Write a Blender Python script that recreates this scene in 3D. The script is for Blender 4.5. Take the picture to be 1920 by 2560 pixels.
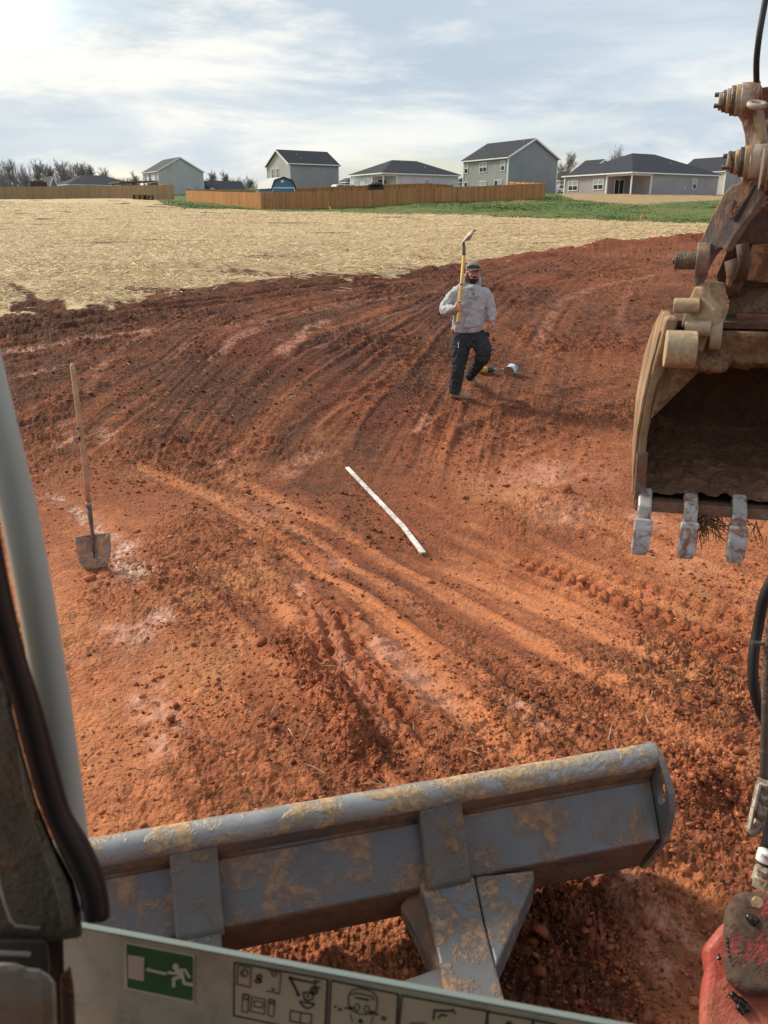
import bpy, bmesh, math, random
import numpy as np
from mathutils import Vector, Matrix
random.seed(7); RNG = np.random.default_rng(7)
for o in list(bpy.data.objects): bpy.data.objects.remove(o)
SC = bpy.context.scene
COL = SC.collection
# ------------------------------------------------------------------ camera
FPX = 2050.0                       # focal length in photograph pixels (1920 x 2560)
PITCH = math.atan(730.0 / FPX)     # camera looks down by this much
CZ = 2.4                           # operator's eye above the ground under the machine
cam_d = bpy.data.cameras.new('camera'); cam = bpy.data.objects.new('camera', cam_d); COL.objects.link(cam)
cam.location = (0, 0, CZ); cam.rotation_euler = (math.pi/2 - PITCH, 0, 0)
cam_d.sensor_fit = 'VERTICAL'; cam_d.sensor_height = 36.0; cam_d.lens = FPX/2560*36.0
cam_d.clip_start = 0.02; cam_d.clip_end = 3000
cam_d.dof.use_dof = True; cam_d.dof.focus_distance = 7.0; cam_d.dof.aperture_fstop = 9.0
SC.camera = cam
# ------------------------------------------------------------------ sky, sun, exposure
SUN_AZ, SUN_EL = math.radians(-58), math.radians(36)      # azimuth from +Y, negative = left
SUN_DIR = Vector((math.sin(SUN_AZ)*math.cos(SUN_EL), math.cos(SUN_AZ)*math.cos(SUN_EL), math.sin(SUN_EL)))
SC.view_settings.view_transform = 'Standard'; SC.view_settings.look = 'None'
SC.view_settings.gamma = 1.0; SC.view_settings.use_curve_mapping = False
SC.view_settings.exposure = 1.0
world = bpy.data.worlds.new('World'); SC.world = world; world.use_nodes = True
def build_world():
    nt = world.node_tree; nt.nodes.clear(); N = nt.nodes; L = nt.links
    out = N.new('ShaderNodeOutputWorld'); bg = N.new('ShaderNodeBackground'); L.new(bg.outputs[0], out.inputs[0])
    sky = N.new('ShaderNodeTexSky'); sky.sky_type = 'NISHITA'; sky.sun_disc = False
    sky.sun_elevation = SUN_EL; sky.sun_rotation = SUN_AZ; sky.dust_density = 2.0; sky.air_density = 1.2
    tc = N.new('ShaderNodeTexCoord')
    def vmul(v, s):
        m = N.new('ShaderNodeVectorMath'); m.operation = 'MULTIPLY'; L.new(v, m.inputs[0]); m.inputs[1].default_value = s; return m.outputs[0]
    def noise(v, scale, det, rough, dist):
        n = N.new('ShaderNodeTexNoise'); L.new(v, n.inputs['Vector']); n.inputs['Scale'].default_value = scale
        n.inputs['Detail'].default_value = det; n.inputs['Roughness'].default_value = rough; n.inputs['Distortion'].default_value = dist
        return n.outputs['Fac']
    def ramp(f, a, b):
        r = N.new('ShaderNodeMapRange'); r.interpolation_type = 'SMOOTHSTEP'; L.new(f, r.inputs[0])
        r.inputs[1].default_value = a; r.inputs[2].default_value = b; return r.outputs[0]
    def mix(f, a, b):
        m = N.new('ShaderNodeMix'); m.data_type = 'RGBA'
        for s, v in ((m.inputs[0], f), (m.inputs[6], a), (m.inputs[7], b)):
            if hasattr(v, 'is_linked'): L.new(v, s)
            else: s.default_value = v if not isinstance(v, tuple) else (*v, 1)
        return m.outputs[2]
    def math_(op, a, b=None):
        m = N.new('ShaderNodeMath'); m.operation = op
        for s, v in zip(m.inputs, (a, b)):
            if v is None: continue
            if hasattr(v, 'is_linked'): L.new(v, s)
            else: s.default_value = v
        return m.outputs[0]
    d = tc.outputs['Generated']
    v1 = vmul(d, (1.0, 1.0, 4.2)); v2 = vmul(d, (1.0, 1.0, 7.0))
    veil = ramp(noise(v1, 2.1, 6, .5, .15), .26, .56)          # broad thin overcast
    puff = ramp(noise(v1, 3.6, 8, .60, .3), .45, .66)          # brighter billows
    band = ramp(noise(v2, 2.6, 5, .5, .1), .36, .68)
    dot = N.new('ShaderNodeVectorMath'); dot.operation = 'DOT_PRODUCT'; L.new(d, dot.inputs[0]); dot.inputs[1].default_value = SUN_DIR
    g = math_('MAXIMUM', dot.outputs['Value'], 0.0)
    glow = math_('POWER', g, 4.5)
    clear = N.new('ShaderNodeVectorMath'); clear.operation = 'MULTIPLY'; L.new(sky.outputs[0], clear.inputs[0]); clear.inputs[1].default_value = (.085, .085, .085)
    base = mix(band, (.262, .312, .370), (.375, .410, .440))
    base = mix(puff, base, (.480, .482, .470))
    cl = mix(math_('MULTIPLY', veil, .97), clear.outputs[0], base)
    warm = mix(glow, (1.0, 1.0, 1.0), (1.62, 1.46, 1.15))
    fin = N.new('ShaderNodeVectorMath'); fin.operation = 'MULTIPLY'; L.new(cl, fin.inputs[0]); L.new(warm, fin.inputs[1])
    L.new(fin.outputs[0], bg.inputs[0]); bg.inputs[1].default_value = 1.0
build_world()
sun_d = bpy.data.lights.new('sun', 'SUN'); sun_d.energy = 2.0; sun_d.angle = math.radians(11); sun_d.color = (1.0, .90, .76)
sun = bpy.data.objects.new('sun', sun_d); COL.objects.link(sun)
sun.rotation_euler = SUN_DIR.to_track_quat('Z', 'Y').to_euler()
SC.render.resolution_x = 768; SC.render.resolution_y = 1024

# ------------------------------------------------------------------ picture <-> place
CP, SP = math.cos(PITCH), math.sin(PITCH)
def ray(px, py):
    dx = (px-960)/FPX; dy = (py-1280)/FPX
    return np.array([dx, CP - dy*SP, -SP - dy*CP])
def at(px, py, Y):
    d = ray(px, py); t = Y/d[1]
    return Vector((d[0]*t, Y, CZ + d[2]*t))
def at_z(px, py, z):
    d = ray(px, py); t = (z-CZ)/d[2]
    return Vector((d[0]*t, d[1]*t, z))
def at_plane(px, py, p0, n):
    d = Vector(ray(px, py)); o = Vector((0, 0, CZ))
    t = (Vector(p0)-o).dot(n)/d.dot(n)
    return o + d*t
def depth_of(p): return p[1]*CP + (CZ-p[2])*SP
def proj(p):
    dc = depth_of(p); up = p[1]*SP + (p[2]-CZ)*CP
    return 960 + FPX*p[0]/dc, 1280 - FPX*up/dc

# ------------------------------------------------------------------ mesh collector
def world_of(o):
    v = Vector((0, 0, 0))
    while o is not None: v += o.location; o = o.parent
    return v
class MB:
    def __init__(s): s.v = []; s.f = []; s.t = []; s.tone = 0.5
    def add(s, vs, fs, tone=None):
        b = len(s.v); s.v += [tuple(p) for p in vs]
        s.f += [tuple(i+b for i in f) for f in fs]; s.t += [s.tone if tone is None else tone]*len(fs); return s
    def frame(s, c, ax, ay, az, sx, sy, sz, tone=None):
        c, ax, ay, az = Vector(c), Vector(ax)*sx/2, Vector(ay)*sy/2, Vector(az)*sz/2
        vs = [c+i*ax+j*ay+k*az for i in (-1, 1) for j in (-1, 1) for k in (-1, 1)]
        return s.add(vs, [(0,1,3,2),(4,6,7,5),(0,4,5,1),(2,3,7,6),(0,2,6,4),(1,5,7,3)], tone)
    def box(s, c, size, rz=0, tone=None):
        a = Vector((math.cos(rz), math.sin(rz), 0)); b = Vector((-math.sin(rz), math.cos(rz), 0))
        return s.frame(c, a, b, (0, 0, 1), *size, tone)
    def bar(s, a, b, w, h, up=(0, 0, 1), tone=None):
        a, b = Vector(a), Vector(b); d = b-a; L = d.length; d.normalize()
        x = d.cross(Vector(up)); x = x.normalized() if x.length > 1e-6 else Vector((1, 0, 0)); y = x.cross(d)
        return s.frame((a+b)/2, d, x, y, L, w, h, tone)
    def plate(s, pts, vec, tone=None):
        pts = [Vector(p) for p in pts]; n = len(pts); vec = Vector(vec)
        fs = [tuple(range(n)), tuple(range(2*n-1, n-1, -1))] + [(i, i+n, (i+1) % n+n, (i+1) % n) for i in range(n)]
        return s.add(pts+[p+vec for p in pts], fs, tone)
    def tube(s, path, rad, seg=12, cap=True, ell=None, upv=None, tone=None):
        path = [Vector(p) for p in path]; n = len(path)
        if not hasattr(rad, '__len__'): rad = [rad]*n
        vs = []; prev = None
        for i, p in enumerate(path):
            d = (path[min(i+1, n-1)]-path[max(i-1, 0)]).normalized()
            if upv is not None: x = d.cross(Vector(upv))
            elif prev is None: x = d.cross(Vector((0, 0, 1)) if abs(d.z) < .9 else Vector((1, 0, 0)))
            else: x = prev - d*prev.dot(d)
            x.normalize(); prev = x; y = d.cross(x)
            rx, ry = rad[i] if hasattr(rad[i], '__len__') else (rad[i], rad[i]*(ell or 1))
            for k in range(seg):
                a = 2*math.pi*k/seg; vs.append(p + x*math.cos(a)*rx + y*math.sin(a)*ry)
        fs = [(i*seg+k, i*seg+(k+1) % seg, (i+1)*seg+(k+1) % seg, (i+1)*seg+k) for i in range(n-1) for k in range(seg)]
        if cap: fs += [tuple(range(seg-1, -1, -1)), tuple(range((n-1)*seg, n*seg))]
        return s.add(vs, fs, tone)
    def ball(s, c, r, seg=12, rings=8, scale=(1, 1, 1), tone=None):
        c = Vector(c); vs = [c+Vector((0, 0, r*scale[2]))]
        for i in range(1, rings):
            t = math.pi*i/rings
            for k in range(seg):
                a = 2*math.pi*k/seg; vs.append(c+Vector((r*scale[0]*math.sin(t)*math.cos(a), r*scale[1]*math.sin(t)*math.sin(a), r*scale[2]*math.cos(t))))
        vs.append(c-Vector((0, 0, r*scale[2]))); m = len(vs)-1
        fs = [(0, 1+k, 1+(k+1) % seg) for k in range(seg)]
        for i in range(rings-2):
            fs += [(1+i*seg+k, 1+(i+1)*seg+k, 1+(i+1)*seg+(k+1) % seg, 1+i*seg+(k+1) % seg) for k in range(seg)]
        b = 1+(rings-2)*seg; fs += [(b+k, m, b+(k+1) % seg) for k in range(seg)]
        return s.add(vs, fs, tone)
    def xform(s, M):
        s.v = [tuple(M @ Vector(p)) for p in s.v]; return s
    def build(s, name, mat, parent=None, smooth=False, bevel=0, bseg=2, sub=0, auto=None):
        me = bpy.data.meshes.new(name); off = world_of(parent) if parent is not None else Vector((0, 0, 0))
        me.from_pydata([(p[0]-off.x, p[1]-off.y, p[2]-off.z) for p in s.v], [], s.f)
        a = me.attributes.new('tone', 'FLOAT', 'FACE'); a.data.foreach_set('value', np.array(s.t, dtype=np.float32))
        bm = bmesh.new(); bm.from_mesh(me); bmesh.ops.recalc_face_normals(bm, faces=bm.faces); bm.to_mesh(me); bm.free()
        if smooth: me.shade_smooth() if auto is None else me.shade_smooth()
        o = bpy.data.objects.new(name, me); COL.objects.link(o)
        if mat is not None: me.materials.append(mat)
        if parent is not None: o.parent = parent
        if auto is not None:
            try: me.set_sharp_from_angle(angle=math.radians(auto))
            except Exception: pass
        if bevel:
            m = o.modifiers.new('bevel', 'BEVEL'); m.width = bevel; m.segments = bseg; m.limit_method = 'ANGLE'; m.angle_limit = math.radians(35); m.harden_normals = False
        if sub:
            m = o.modifiers.new('sub', 'SUBSURF'); m.levels = sub; m.render_levels = sub
        return o
def tag(o, label=None, cat=None, group=None, kind=None):
    if label: o['label'] = label
    if cat: o['category'] = cat
    if group: o['group'] = group
    if kind: o['kind'] = kind
    return o
def thing(name, loc, label, cat, group=None):
    o = bpy.data.objects.new(name, None); COL.objects.link(o); o.location = loc; o.empty_display_size = .1
    return tag(o, label, cat, group)

# ------------------------------------------------------------------ material helpers
class MT:
    """small wrapper round one node tree"""
    def __init__(s, name, rough=.6, spec=.5, metal=0.0):
        s.m = bpy.data.materials.new(name); s.m.use_nodes = True; s.nt = s.m.node_tree
        s.N = s.nt.nodes; s.L = s.nt.links; s.b = s.N['Principled BSDF']
        s.b.inputs['Roughness'].default_value = rough; s.b.inputs['Specular IOR Level'].default_value = spec
        s.b.inputs['Metallic'].default_value = metal
        s._tc = None
    def set(s, sock, v):
        if hasattr(v, 'is_linked'): s.L.new(v, sock)
        elif isinstance(v, tuple) and len(v) == 3 and sock.type == 'RGBA': sock.default_value = (*v, 1)
        else: sock.default_value = v
    def tc(s, kind='Object'):
        if s._tc is None: s._tc = s.N.new('ShaderNodeTexCoord')
        return s._tc.outputs[kind]
    def pos(s):
        g = s.N.new('ShaderNodeNewGeometry'); return g.outputs['Position']
    def scale(s, v, sc):
        m = s.N.new('ShaderNodeVectorMath'); m.operation = 'MULTIPLY'; s.L.new(v, m.inputs[0]); m.inputs[1].default_value = sc; return m.outputs[0]
    def noise(s, v, scale, det=4, rough=.55, dist=0.0, out='Fac'):
        n = s.N.new('ShaderNodeTexNoise'); s.L.new(v, n.inputs['Vector']); n.inputs['Scale'].default_value = scale
        n.inputs['Detail'].default_value = det; n.inputs['Roughness'].default_value = rough; n.inputs['Distortion'].default_value = dist
        return n.outputs[out]
    def voro(s, v, scale, feat='F1', out='Distance'):
        n = s.N.new('ShaderNodeTexVoronoi'); n.feature = feat; s.L.new(v, n.inputs['Vector']); n.inputs['Scale'].default_value = scale
        return n.outputs[out]
    def wave(s, v, scale, axis='Z', dist=0.0):
        n = s.N.new('ShaderNodeTexWave'); n.bands_direction = axis; n.wave_profile = 'SAW'; s.L.new(v, n.inputs['Vector']); n.inputs['Scale'].default_value = scale
        n.inputs['Distortion'].default_value = dist; return n.outputs['Fac']
    def ramp(s, f, a, b, c=0.0, d=1.0):
        r = s.N.new('ShaderNodeMapRange'); r.interpolation_type = 'SMOOTHSTEP'; s.L.new(f, r.inputs[0])
        for i, v in zip((1, 2, 3, 4), (a, b, c, d)): r.inputs[i].default_value = v
        return r.outputs[0]
    def mix(s, f, a, b):
        m = s.N.new('ShaderNodeMix'); m.data_type = 'RGBA'
        s.set(m.inputs[0], f); s.set(m.inputs[6], a); s.set(m.inputs[7], b); return m.outputs[2]
    def fmix(s, f, a, b):
        m = s.N.new('ShaderNodeMix'); m.data_type = 'FLOAT'
        s.set(m.inputs[0], f); s.set(m.inputs[2], a); s.set(m.inputs[3], b); return m.outputs[0]
    def math(s, op, a, b=None, clamp=False):
        m = s.N.new('ShaderNodeMath'); m.operation = op; m.use_clamp = clamp
        s.set(m.inputs[0], a)
        if b is not None: s.set(m.inputs[1], b)
        return m.outputs[0]
    def attr(s, name):
        a = s.N.new('ShaderNodeAttribute'); a.attribute_name = name; return a.outputs['Fac']
    def rand(s):
        o = s.N.new('ShaderNodeObjectInfo'); return o.outputs['Random']
    def scalec(s, c, f):
        m = s.N.new('ShaderNodeVectorMath'); m.operation = 'SCALE'; s.set(m.inputs[0], c); s.set(m.inputs['Scale'], f); return m.outputs[0]
    def color(s, c): s.set(s.b.inputs['Base Color'], c); return s
    def rough(s, r): s.set(s.b.inputs['Roughness'], r); return s
    def bump(s, h, strength=.3, dist=.01):
        b = s.N.new('ShaderNodeBump'); s.L.new(h, b.inputs['Height']); b.inputs['Strength'].default_value = strength; b.inputs['Distance'].default_value = dist
        if s.b.inputs['Normal'].is_linked: s.L.new(s.b.inputs['Normal'].links[0].from_socket, b.inputs['Normal'])
        s.L.new(b.outputs[0], s.b.inputs['Normal']); return s
def plain(name, col, rough=.6, spec=.5, metal=0.0, var=.12, nscale=6.0):
    m = MT(name, rough, spec, metal); n = m.noise(m.tc(), nscale, 5, .6)
    lo = tuple(c*(1-var) for c in col); hi = tuple(min(1, c*(1+var)) for c in col)
    m.color(m.mix(m.ramp(n, .3, .7), lo, hi)); m.bump(n, .12, .004); return m.m

# ------------------------------------------------------------------ numpy noise
def _h(ix, iy, seed):
    n = (ix.astype(np.int64)*374761393 + iy.astype(np.int64)*668265263 + seed*974711) & 0x7fffffff
    n = (n ^ (n >> 13))*1274126177 & 0x7fffffff
    n = (n ^ (n >> 16)) & 0x7fffffff
    return (n % 100003)/100003.0
def vn(x, y, seed=0):
    x0 = np.floor(x); y0 = np.floor(y); fx = x-x0; fy = y-y0
    u = fx*fx*(3-2*fx); v = fy*fy*(3-2*fy)
    a = _h(x0, y0, seed); b = _h(x0+1, y0, seed); c = _h(x0, y0+1, seed); d = _h(x0+1, y0+1, seed)
    return (a*(1-u)+b*u)*(1-v) + (c*(1-u)+d*u)*v
def fbm(x, y, seed=0, oct=4, gain=.5):
    s = 0; a = 1; t = 0
    for i in range(oct):
        s = s + a*vn(x*2**i+i*17.3, y*2**i-i*9.1, seed+i); t += a; a *= gain
    return s/t
def clodf(x, y, seed=0, fill=.6):
    """rounded lumps: one possible lump per cell, highest one wins"""
    x0 = np.floor(x); y0 = np.floor(y); best = np.zeros_like(x)
    for i in (-1, 0, 1):
        for j in (-1, 0, 1):
            cx = x0+i; cy = y0+j
            r = .18+.42*_h(cx, cy, seed+3); on = _h(cx, cy, seed+5) < fill
            dx = x-(cx+.2+.6*_h(cx, cy, seed+1)); dy = y-(cy+.2+.6*_h(cx, cy, seed+2))
            k = .6+.8*_h(cx, cy, seed+7)
            d2 = (dx*dx*k+dy*dy/k)/(r*r)
            best = np.maximum(best, np.where(on, np.sqrt(np.clip(1-d2, 0, 1))*r, 0))
    return best
# ================================================================== terrain
HS = {  # houses: near corner px x, base y, eave y, eave height, px x of left end, px x of right end, heading
 'grey_two_storey':   (1267, 485, 391, 5.6, 1157, 1388, 33),
 'grey_ranch':        (1576, 485, 431, 2.75, 1410, 1790, 31),
 'white_ranch':       (958, 484, 433, 2.75, 878, 1143, 33),
 'plum_two_storey':   (727, 496, 409, 5.6, 671, 847, 33),
 'pale_two_storey':   (400, 489, 426, 5.6, 363, 511, 33),
 'left_ranch':        (175, 489, 461, 2.75, 136, 345, 38),
 'far_dark_roof':     (516, 502, 474, 2.6, 500, 612, 24),
 'right_two_storey':  (1807, 488, 426, 5.6, 1690, 1880, 33),
 'far_gable_house':   (1466, 470, 434, 2.9, 1424, 1540, 33),
 'far_porch_house':   (1398, 484, 452, 2.6, 1372, 1440, 33),
 'far_grey_house':    (868, 484, 456, 2.5, 846, 892, 28),
 'far_navy_house':    (1150, 478, 456, 2.6, 1136, 1172, 33),
 'far_blue_gable':    (126, 500, 472, 2.6, 106, 150, 38),
}
def house_corner(k):
    xc, yb, ye, eh = HS[k][:4]
    a = ray(xc, yb); b = ray(xc, ye); Y = eh/(b[2]/b[1]-a[2]/a[1]); return at(xc, yb, Y)
CTRL = [(-6, .6, 0), (-2, .6, 0), (0, .6, 0), (2, .6, 0), (6, .6, 0), (-3, 2, 0), (0, 2, 0), (3, 2, 0), (-4, 4, 0), (-1.5, 4, .0), (1, 4, 0), (-4, 6.3, -.02), (-1.5, 6.5, -.04), (0, 5.5, -.06), (2.2, 3, 0)]
PXC = [(60, 1150, 8.5), (400, 1155, 8.4), (650, 1165, 8.3), (830, 1190, 8.05), (1060, 1395, 6.35), (1300, 1450, 5.95), (1600, 1540, 5.2), (1900, 1650, 4.5),
 (1150, 1000, 10.8), (1500, 1100, 9.1), (1400, 1250, 7.35), (1250, 1180, 8.2), (1800, 1000, 10.9), (1000, 850, 13.2), (1500, 800, 16.5), (300, 1000, 9.7), (300, 880, 11.0), (0, 1000, 9.7), (0, 880, 11.0),
 (700, 1000, 9.9), (700, 860, 11.9), (0, 798, 12.4), (382, 752, 13.7), (700, 700, 16.6), (1041, 675, 19.5), (1388, 628, 27), (1700, 600, 31),
 (100, 640, 27), (300, 620, 32), (900, 600, 40), (1600, 570, 45), (500, 560, 62), (100, 560, 60), (255, 497, 108), (463, 521, 95), (960, 534, 85), (1307, 544, 75), (1764, 559, 65),
 (0, 500, 112), (434, 496, 113), (468, 512, 118), (655, 522, 104), (900, 517, 106), (1350, 499, 108), (1850, 510, 100)]
for p in PXC: CTRL.append(tuple(at(*p)))
for k in ('grey_two_storey', 'grey_ranch', 'white_ranch', 'plum_two_storey', 'pale_two_storey', 'left_ranch', 'right_two_storey'):
    CTRL.append(tuple(house_corner(k)))
for x in (-1.2, -.6, -.2, .2, .6, 1.2):
    CTRL += [(x*250, 250, 10.5), (x*700, 700, 12.0)]
for a in (-1.3, 1.3): CTRL += [(a*9, 9, 0), (a*25, 25, 1.2), (a*60, 60, 2.3), (a*110, 110, 4.8)]
CTRL = np.array(CTRL)
KY = 0.9
def uv_of(x, y):
    yy = np.maximum(y, .6)+KY
    return x/yy, np.log(yy)
def _tps(r2): return np.where(r2 > 1e-12, .5*r2*np.log(np.maximum(r2, 1e-12)), 0)
_cu, _cv = uv_of(CTRL[:, 0], CTRL[:, 1]); _cv = _cv*.7
def _solve():
    n = len(CTRL); K = _tps((_cu[:, None]-_cu)**2+(_cv[:, None]-_cv)**2) + np.eye(n)*2e-3
    Pm = np.c_[np.ones(n), _cu, _cv]
    A = np.zeros((n+3, n+3)); A[:n, :n] = K; A[:n, n:] = Pm; A[n:, :n] = Pm.T
    return np.linalg.solve(A, np.r_[CTRL[:, 2], 0, 0, 0])
_W = _solve()
def gz(x, y):
    x = np.asarray(x, float); y = np.asarray(y, float); sh = x.shape
    u, v = uv_of(x.ravel(), y.ravel()); u = np.clip(u, -1.5, 1.5); v = v*.7
    out = _W[-3] + _W[-2]*u + _W[-1]*v
    for i in range(len(CTRL)):
        out += _W[i]*_tps((u-_cu[i])**2+(v-_cv[i])**2)
    return out.reshape(sh)
def G(px, py):
    """where the line of sight through a picture point meets the ground"""
    d = ray(px, py); Ys = np.geomspace(1.0, 400, 500); t = Ys/d[1]
    e = CZ+d[2]*t - gz(d[0]*t, Ys); i = np.argmax(e < 0)
    if e[i] >= 0: i = len(Ys)-1
    a, b = Ys[max(i-1, 0)], Ys[i]
    for _ in range(18):
        m = (a+b)/2; tm = m/d[1]
        if CZ+d[2]*tm - float(gz(d[0]*tm, m)) < 0: b = m
        else: a = m
    return Vector((d[0]*b/d[1], b, float(gz(d[0]*b/d[1], b))))
def bound(pts):
    g = [G(*p) for p in pts]; a = np.array([p.x/p.y for p in g]); Y = np.array([p.y for p in g]); o = np.argsort(a)
    return a[o], Y[o]
B_STRAW = bound([(-200, 812), (0, 800), (116, 790), (231, 769), (382, 752), (521, 723), (694, 702), (880, 692), (1041, 677), (1157, 662), (1238, 648), (1388, 628), (1504, 613), (1597, 604), (1700, 597), (1900, 588)])
B_GRASS = bound([(240, 495), (400, 505), (463, 521), (640, 525), (800, 530), (960, 534), (1307, 544), (1540, 553), (1764, 559), (1900, 564)])

# ---- wheel and track marks: polyline (photo px), width m, kind, strength
TR = [
 # sweeping ruts along the rim of the straw
 ([(-60, 893), (60, 875), (200, 852), (330, 835), (420, 818)], .22, 'smear', .9),
 ([(-60, 850), (120, 835), (300, 800), (480, 770), (700, 742), (950, 712)], .20, 'rut', .8),
 ([(-60, 830), (200, 800), (420, 770), (640, 735), (900, 705), (1100, 690)], .20, 'rut', .8),
 ([(20, 950), (100, 930), (170, 920)], .16, 'smear', .5),
 ([(420, 905), (455, 870), (500, 835), (620, 805), (800, 772), (1000, 740), (1120, 720)], .22, 'smear', .45),
 ([(220, 990), (260, 900), (330, 850), (430, 820), (560, 790)], .16, 'smear', .35),
 ([(520, 915), (560, 870), (610, 830), (680, 805)], .22, 'smear', .75),
 ([(695, 893), (735, 850), (775, 820), (820, 795)], .26, 'smear', .95),
 ([(780, 880), (850, 835), (960, 790), (1080, 765)], .16, 'smear', .4),
 ([(160, 1130), (170, 1080), (185, 1040)], .30, 'smear', .8),
 ([(245, 1130), (265, 1090), (285, 1060)], .26, 'smear', .8),
 ([(385, 1085), (410, 1060)], .20, 'smear', .8),
 ([(520, 1175), (560, 1145), (600, 1120)], .26, 'smear', .8),
 ([(690, 1200), (760, 1150), (840, 1110)], .30, 'smear', .7),
 ([(740, 1090), (820, 1030), (900, 985), (1000, 960)], .20, 'rut', .5),
 ([(1040, 1095), (1060, 1060), (1075, 1035)], .22, 'smear', .9),
 # round the man and to the right
 ([(1325, 900), (1350, 850), (1375, 790), (1395, 745), (1500, 715), (1650, 690)], .28, 'smear', .55),
 ([(1550, 860), (1548, 800), (1555, 745), (1585, 715)], .24, 'smear', .35),
 ([(1050, 1130), (1120, 1060), (1250, 1000), (1420, 960)], .30, 'rut', .6),
 ([(1130, 1130), (1250, 1060), (1400, 1000), (1600, 940)], .40, 'rut', .9),
 ([(1200, 1170), (1330, 1100), (1450, 1050), (1600, 1010)], .34, 'rut', .8),
 ([(1100, 740), (1250, 725), (1400, 700), (1600, 668)], .3, 'rut', .6),
 # cut bank and valley
 ([(1200, 1235), (1300, 1200), (1400, 1185), (1500, 1235)], 1.05, 'clay', 1.0),
 ([(1290, 1290), (1420, 1275), (1540, 1300)], .60, 'clay', .9),
 ([(1540, 1265), (1600, 1290), (1680, 1330)], .40, 'clay', .9),
 ([(1640, 1430), (1700, 1400), (1800, 1430)], .40, 'clay', .5),
 ([(1270, 1385), (1420, 1445), (1580, 1515), (1750, 1590), (1950, 1690)], .34, 'ridge', 1.0),
 ([(1480, 1420), (1650, 1480), (1900, 1570)], .28, 'ridge', .6),
 # long passes coming towards the machine
 ([(330, 1160), (560, 1240), (740, 1370), (900, 1480), (1060, 1640), (1180, 1800), (1300, 1960)], .22, 'dry', 1.0),
 ([(560, 1180), (800, 1290), (1000, 1420), (1250, 1560), (1500, 1720), (1750, 1880), (1950, 2000)], .24, 'dry', .9),
 ([(640, 1260), (760, 1340), (880, 1430)], .18, 'smear', .6),
 ([(700, 1290), (900, 1420), (1150, 1600), (1400, 1800)], .16, 'dry', .7), ([(1060, 1400), (1350, 1520), (1650, 1660), (1920, 1800)], .22, 'dry', .8), ([(590, 1230), (640, 1380), (720, 1540), (820, 1720)], .16, 'dry', .55), ([(1100, 1330), (1300, 1400), (1550, 1480), (1900, 1600)], .2, 'dry', .6),
 ([(1000, 1480), (1130, 1570), (1260, 1680), (1400, 1830)], .26, 'moist', 1.0),
 ([(760, 1480), (830, 1600), (930, 1740), (1050, 1900)], .34, 'ridge', 1.0),
 ([(740, 1440), (800, 1560), (880, 1700), (980, 1860)], .14, 'smear', .9),
 ([(900, 1570), (1020, 1680), (1160, 1800)], .26, 'clay', .8),
 ([(1230, 1720), (1320, 1800), (1390, 1860)], .14, 'clay', .9),
 ([(700, 1560), (760, 1660), (840, 1800), (960, 1950)], .30, 'churn', 1.0),
 ([(1560, 1560), (1750, 1680), (1950, 1820)], .4, 'churn', .7),
 ([(1650, 1850), (1800, 1990), (1950, 2140)], .5, 'churn', 1.0),
 ([(1380, 2150), (1420, 2300), (1500, 2480), (1560, 2700)], .4, 'churn', 1.0),
 ([(1430, 2080), (1580, 2230), (1700, 2380), (1800, 2560)], .22, 'clay', .6),
 ([(1550, 2050), (1700, 2180), (1850, 2330)], .16, 'dry', .7),
 # wet pads left by the machine's own track beside the shovel
 ([(90, 1235), (150, 1255), (200, 1280), (262, 1330), (300, 1350)], .20, 'wet_glint', .9),
 ([(285, 1340), (320, 1400), (335, 1450), (300, 1475)], .30, 'wet_glint', 1.0),
 ([(320, 1390), (350, 1470)], .14, 'wet_glint', .6),
 ([(215, 1600), (285, 1660)], .40, 'wet_glint', .8),
 ([(325, 1550), (355, 1660)], .36, 'wet_glint', .9),
 ([(380, 1500), (420, 1570)], .18, 'wet_glint', .8),
 ([(210, 1560), (300, 1570), (420, 1540)], .12, 'clay', .5),
 ([(360, 1680), (400, 1800), (420, 1920)], .24, 'clay', .9),
 ([(280, 1980), (400, 2000)], .3, 'clay', .6),
]
TONES = np.array([(150,900,.12),(500,900,.1),(800,900,.12),(400,1050,.2),(800,1050,.22),(1000,900,.2),(150,1050,.2),(300,1180,.5),(600,1180,.45),(850,1220,.28),(200,1280,.62),(100,1500,.75),(350,1500,.6),
 (600,1400,.4),(300,1800,.75),(150,1900,.8),(500,1700,.62),(620,1600,.32),(800,1500,.45),(700,1850,.5),(950,1700,.5),(1100,1850,.5),(1300,1700,.55),(1200,1500,.62),(1000,1300,.42),(1300,1300,.62),(1450,1200,.6),(1200,1120,.45),
 (1400,1000,.3),(1300,900,.25),(1500,900,.32),(1600,750,.22),(1100,760,.12),(1350,750,.22),(1600,640,.42),(1700,1400,.75),(1500,1450,.75),(1700,1600,.55),(1850,1500,.65),(1700,1800,.5),(1500,1800,.5),(1800,2000,.5),(1600,2200,.45),
 (1400,2400,.3),(1600,2450,.5),(700,2400,.8),(900,2350,.7),(300,1950,.75),(100,830,.12),(400,800,.12),(1000,1000,.2),(600,980,.14)])
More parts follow.
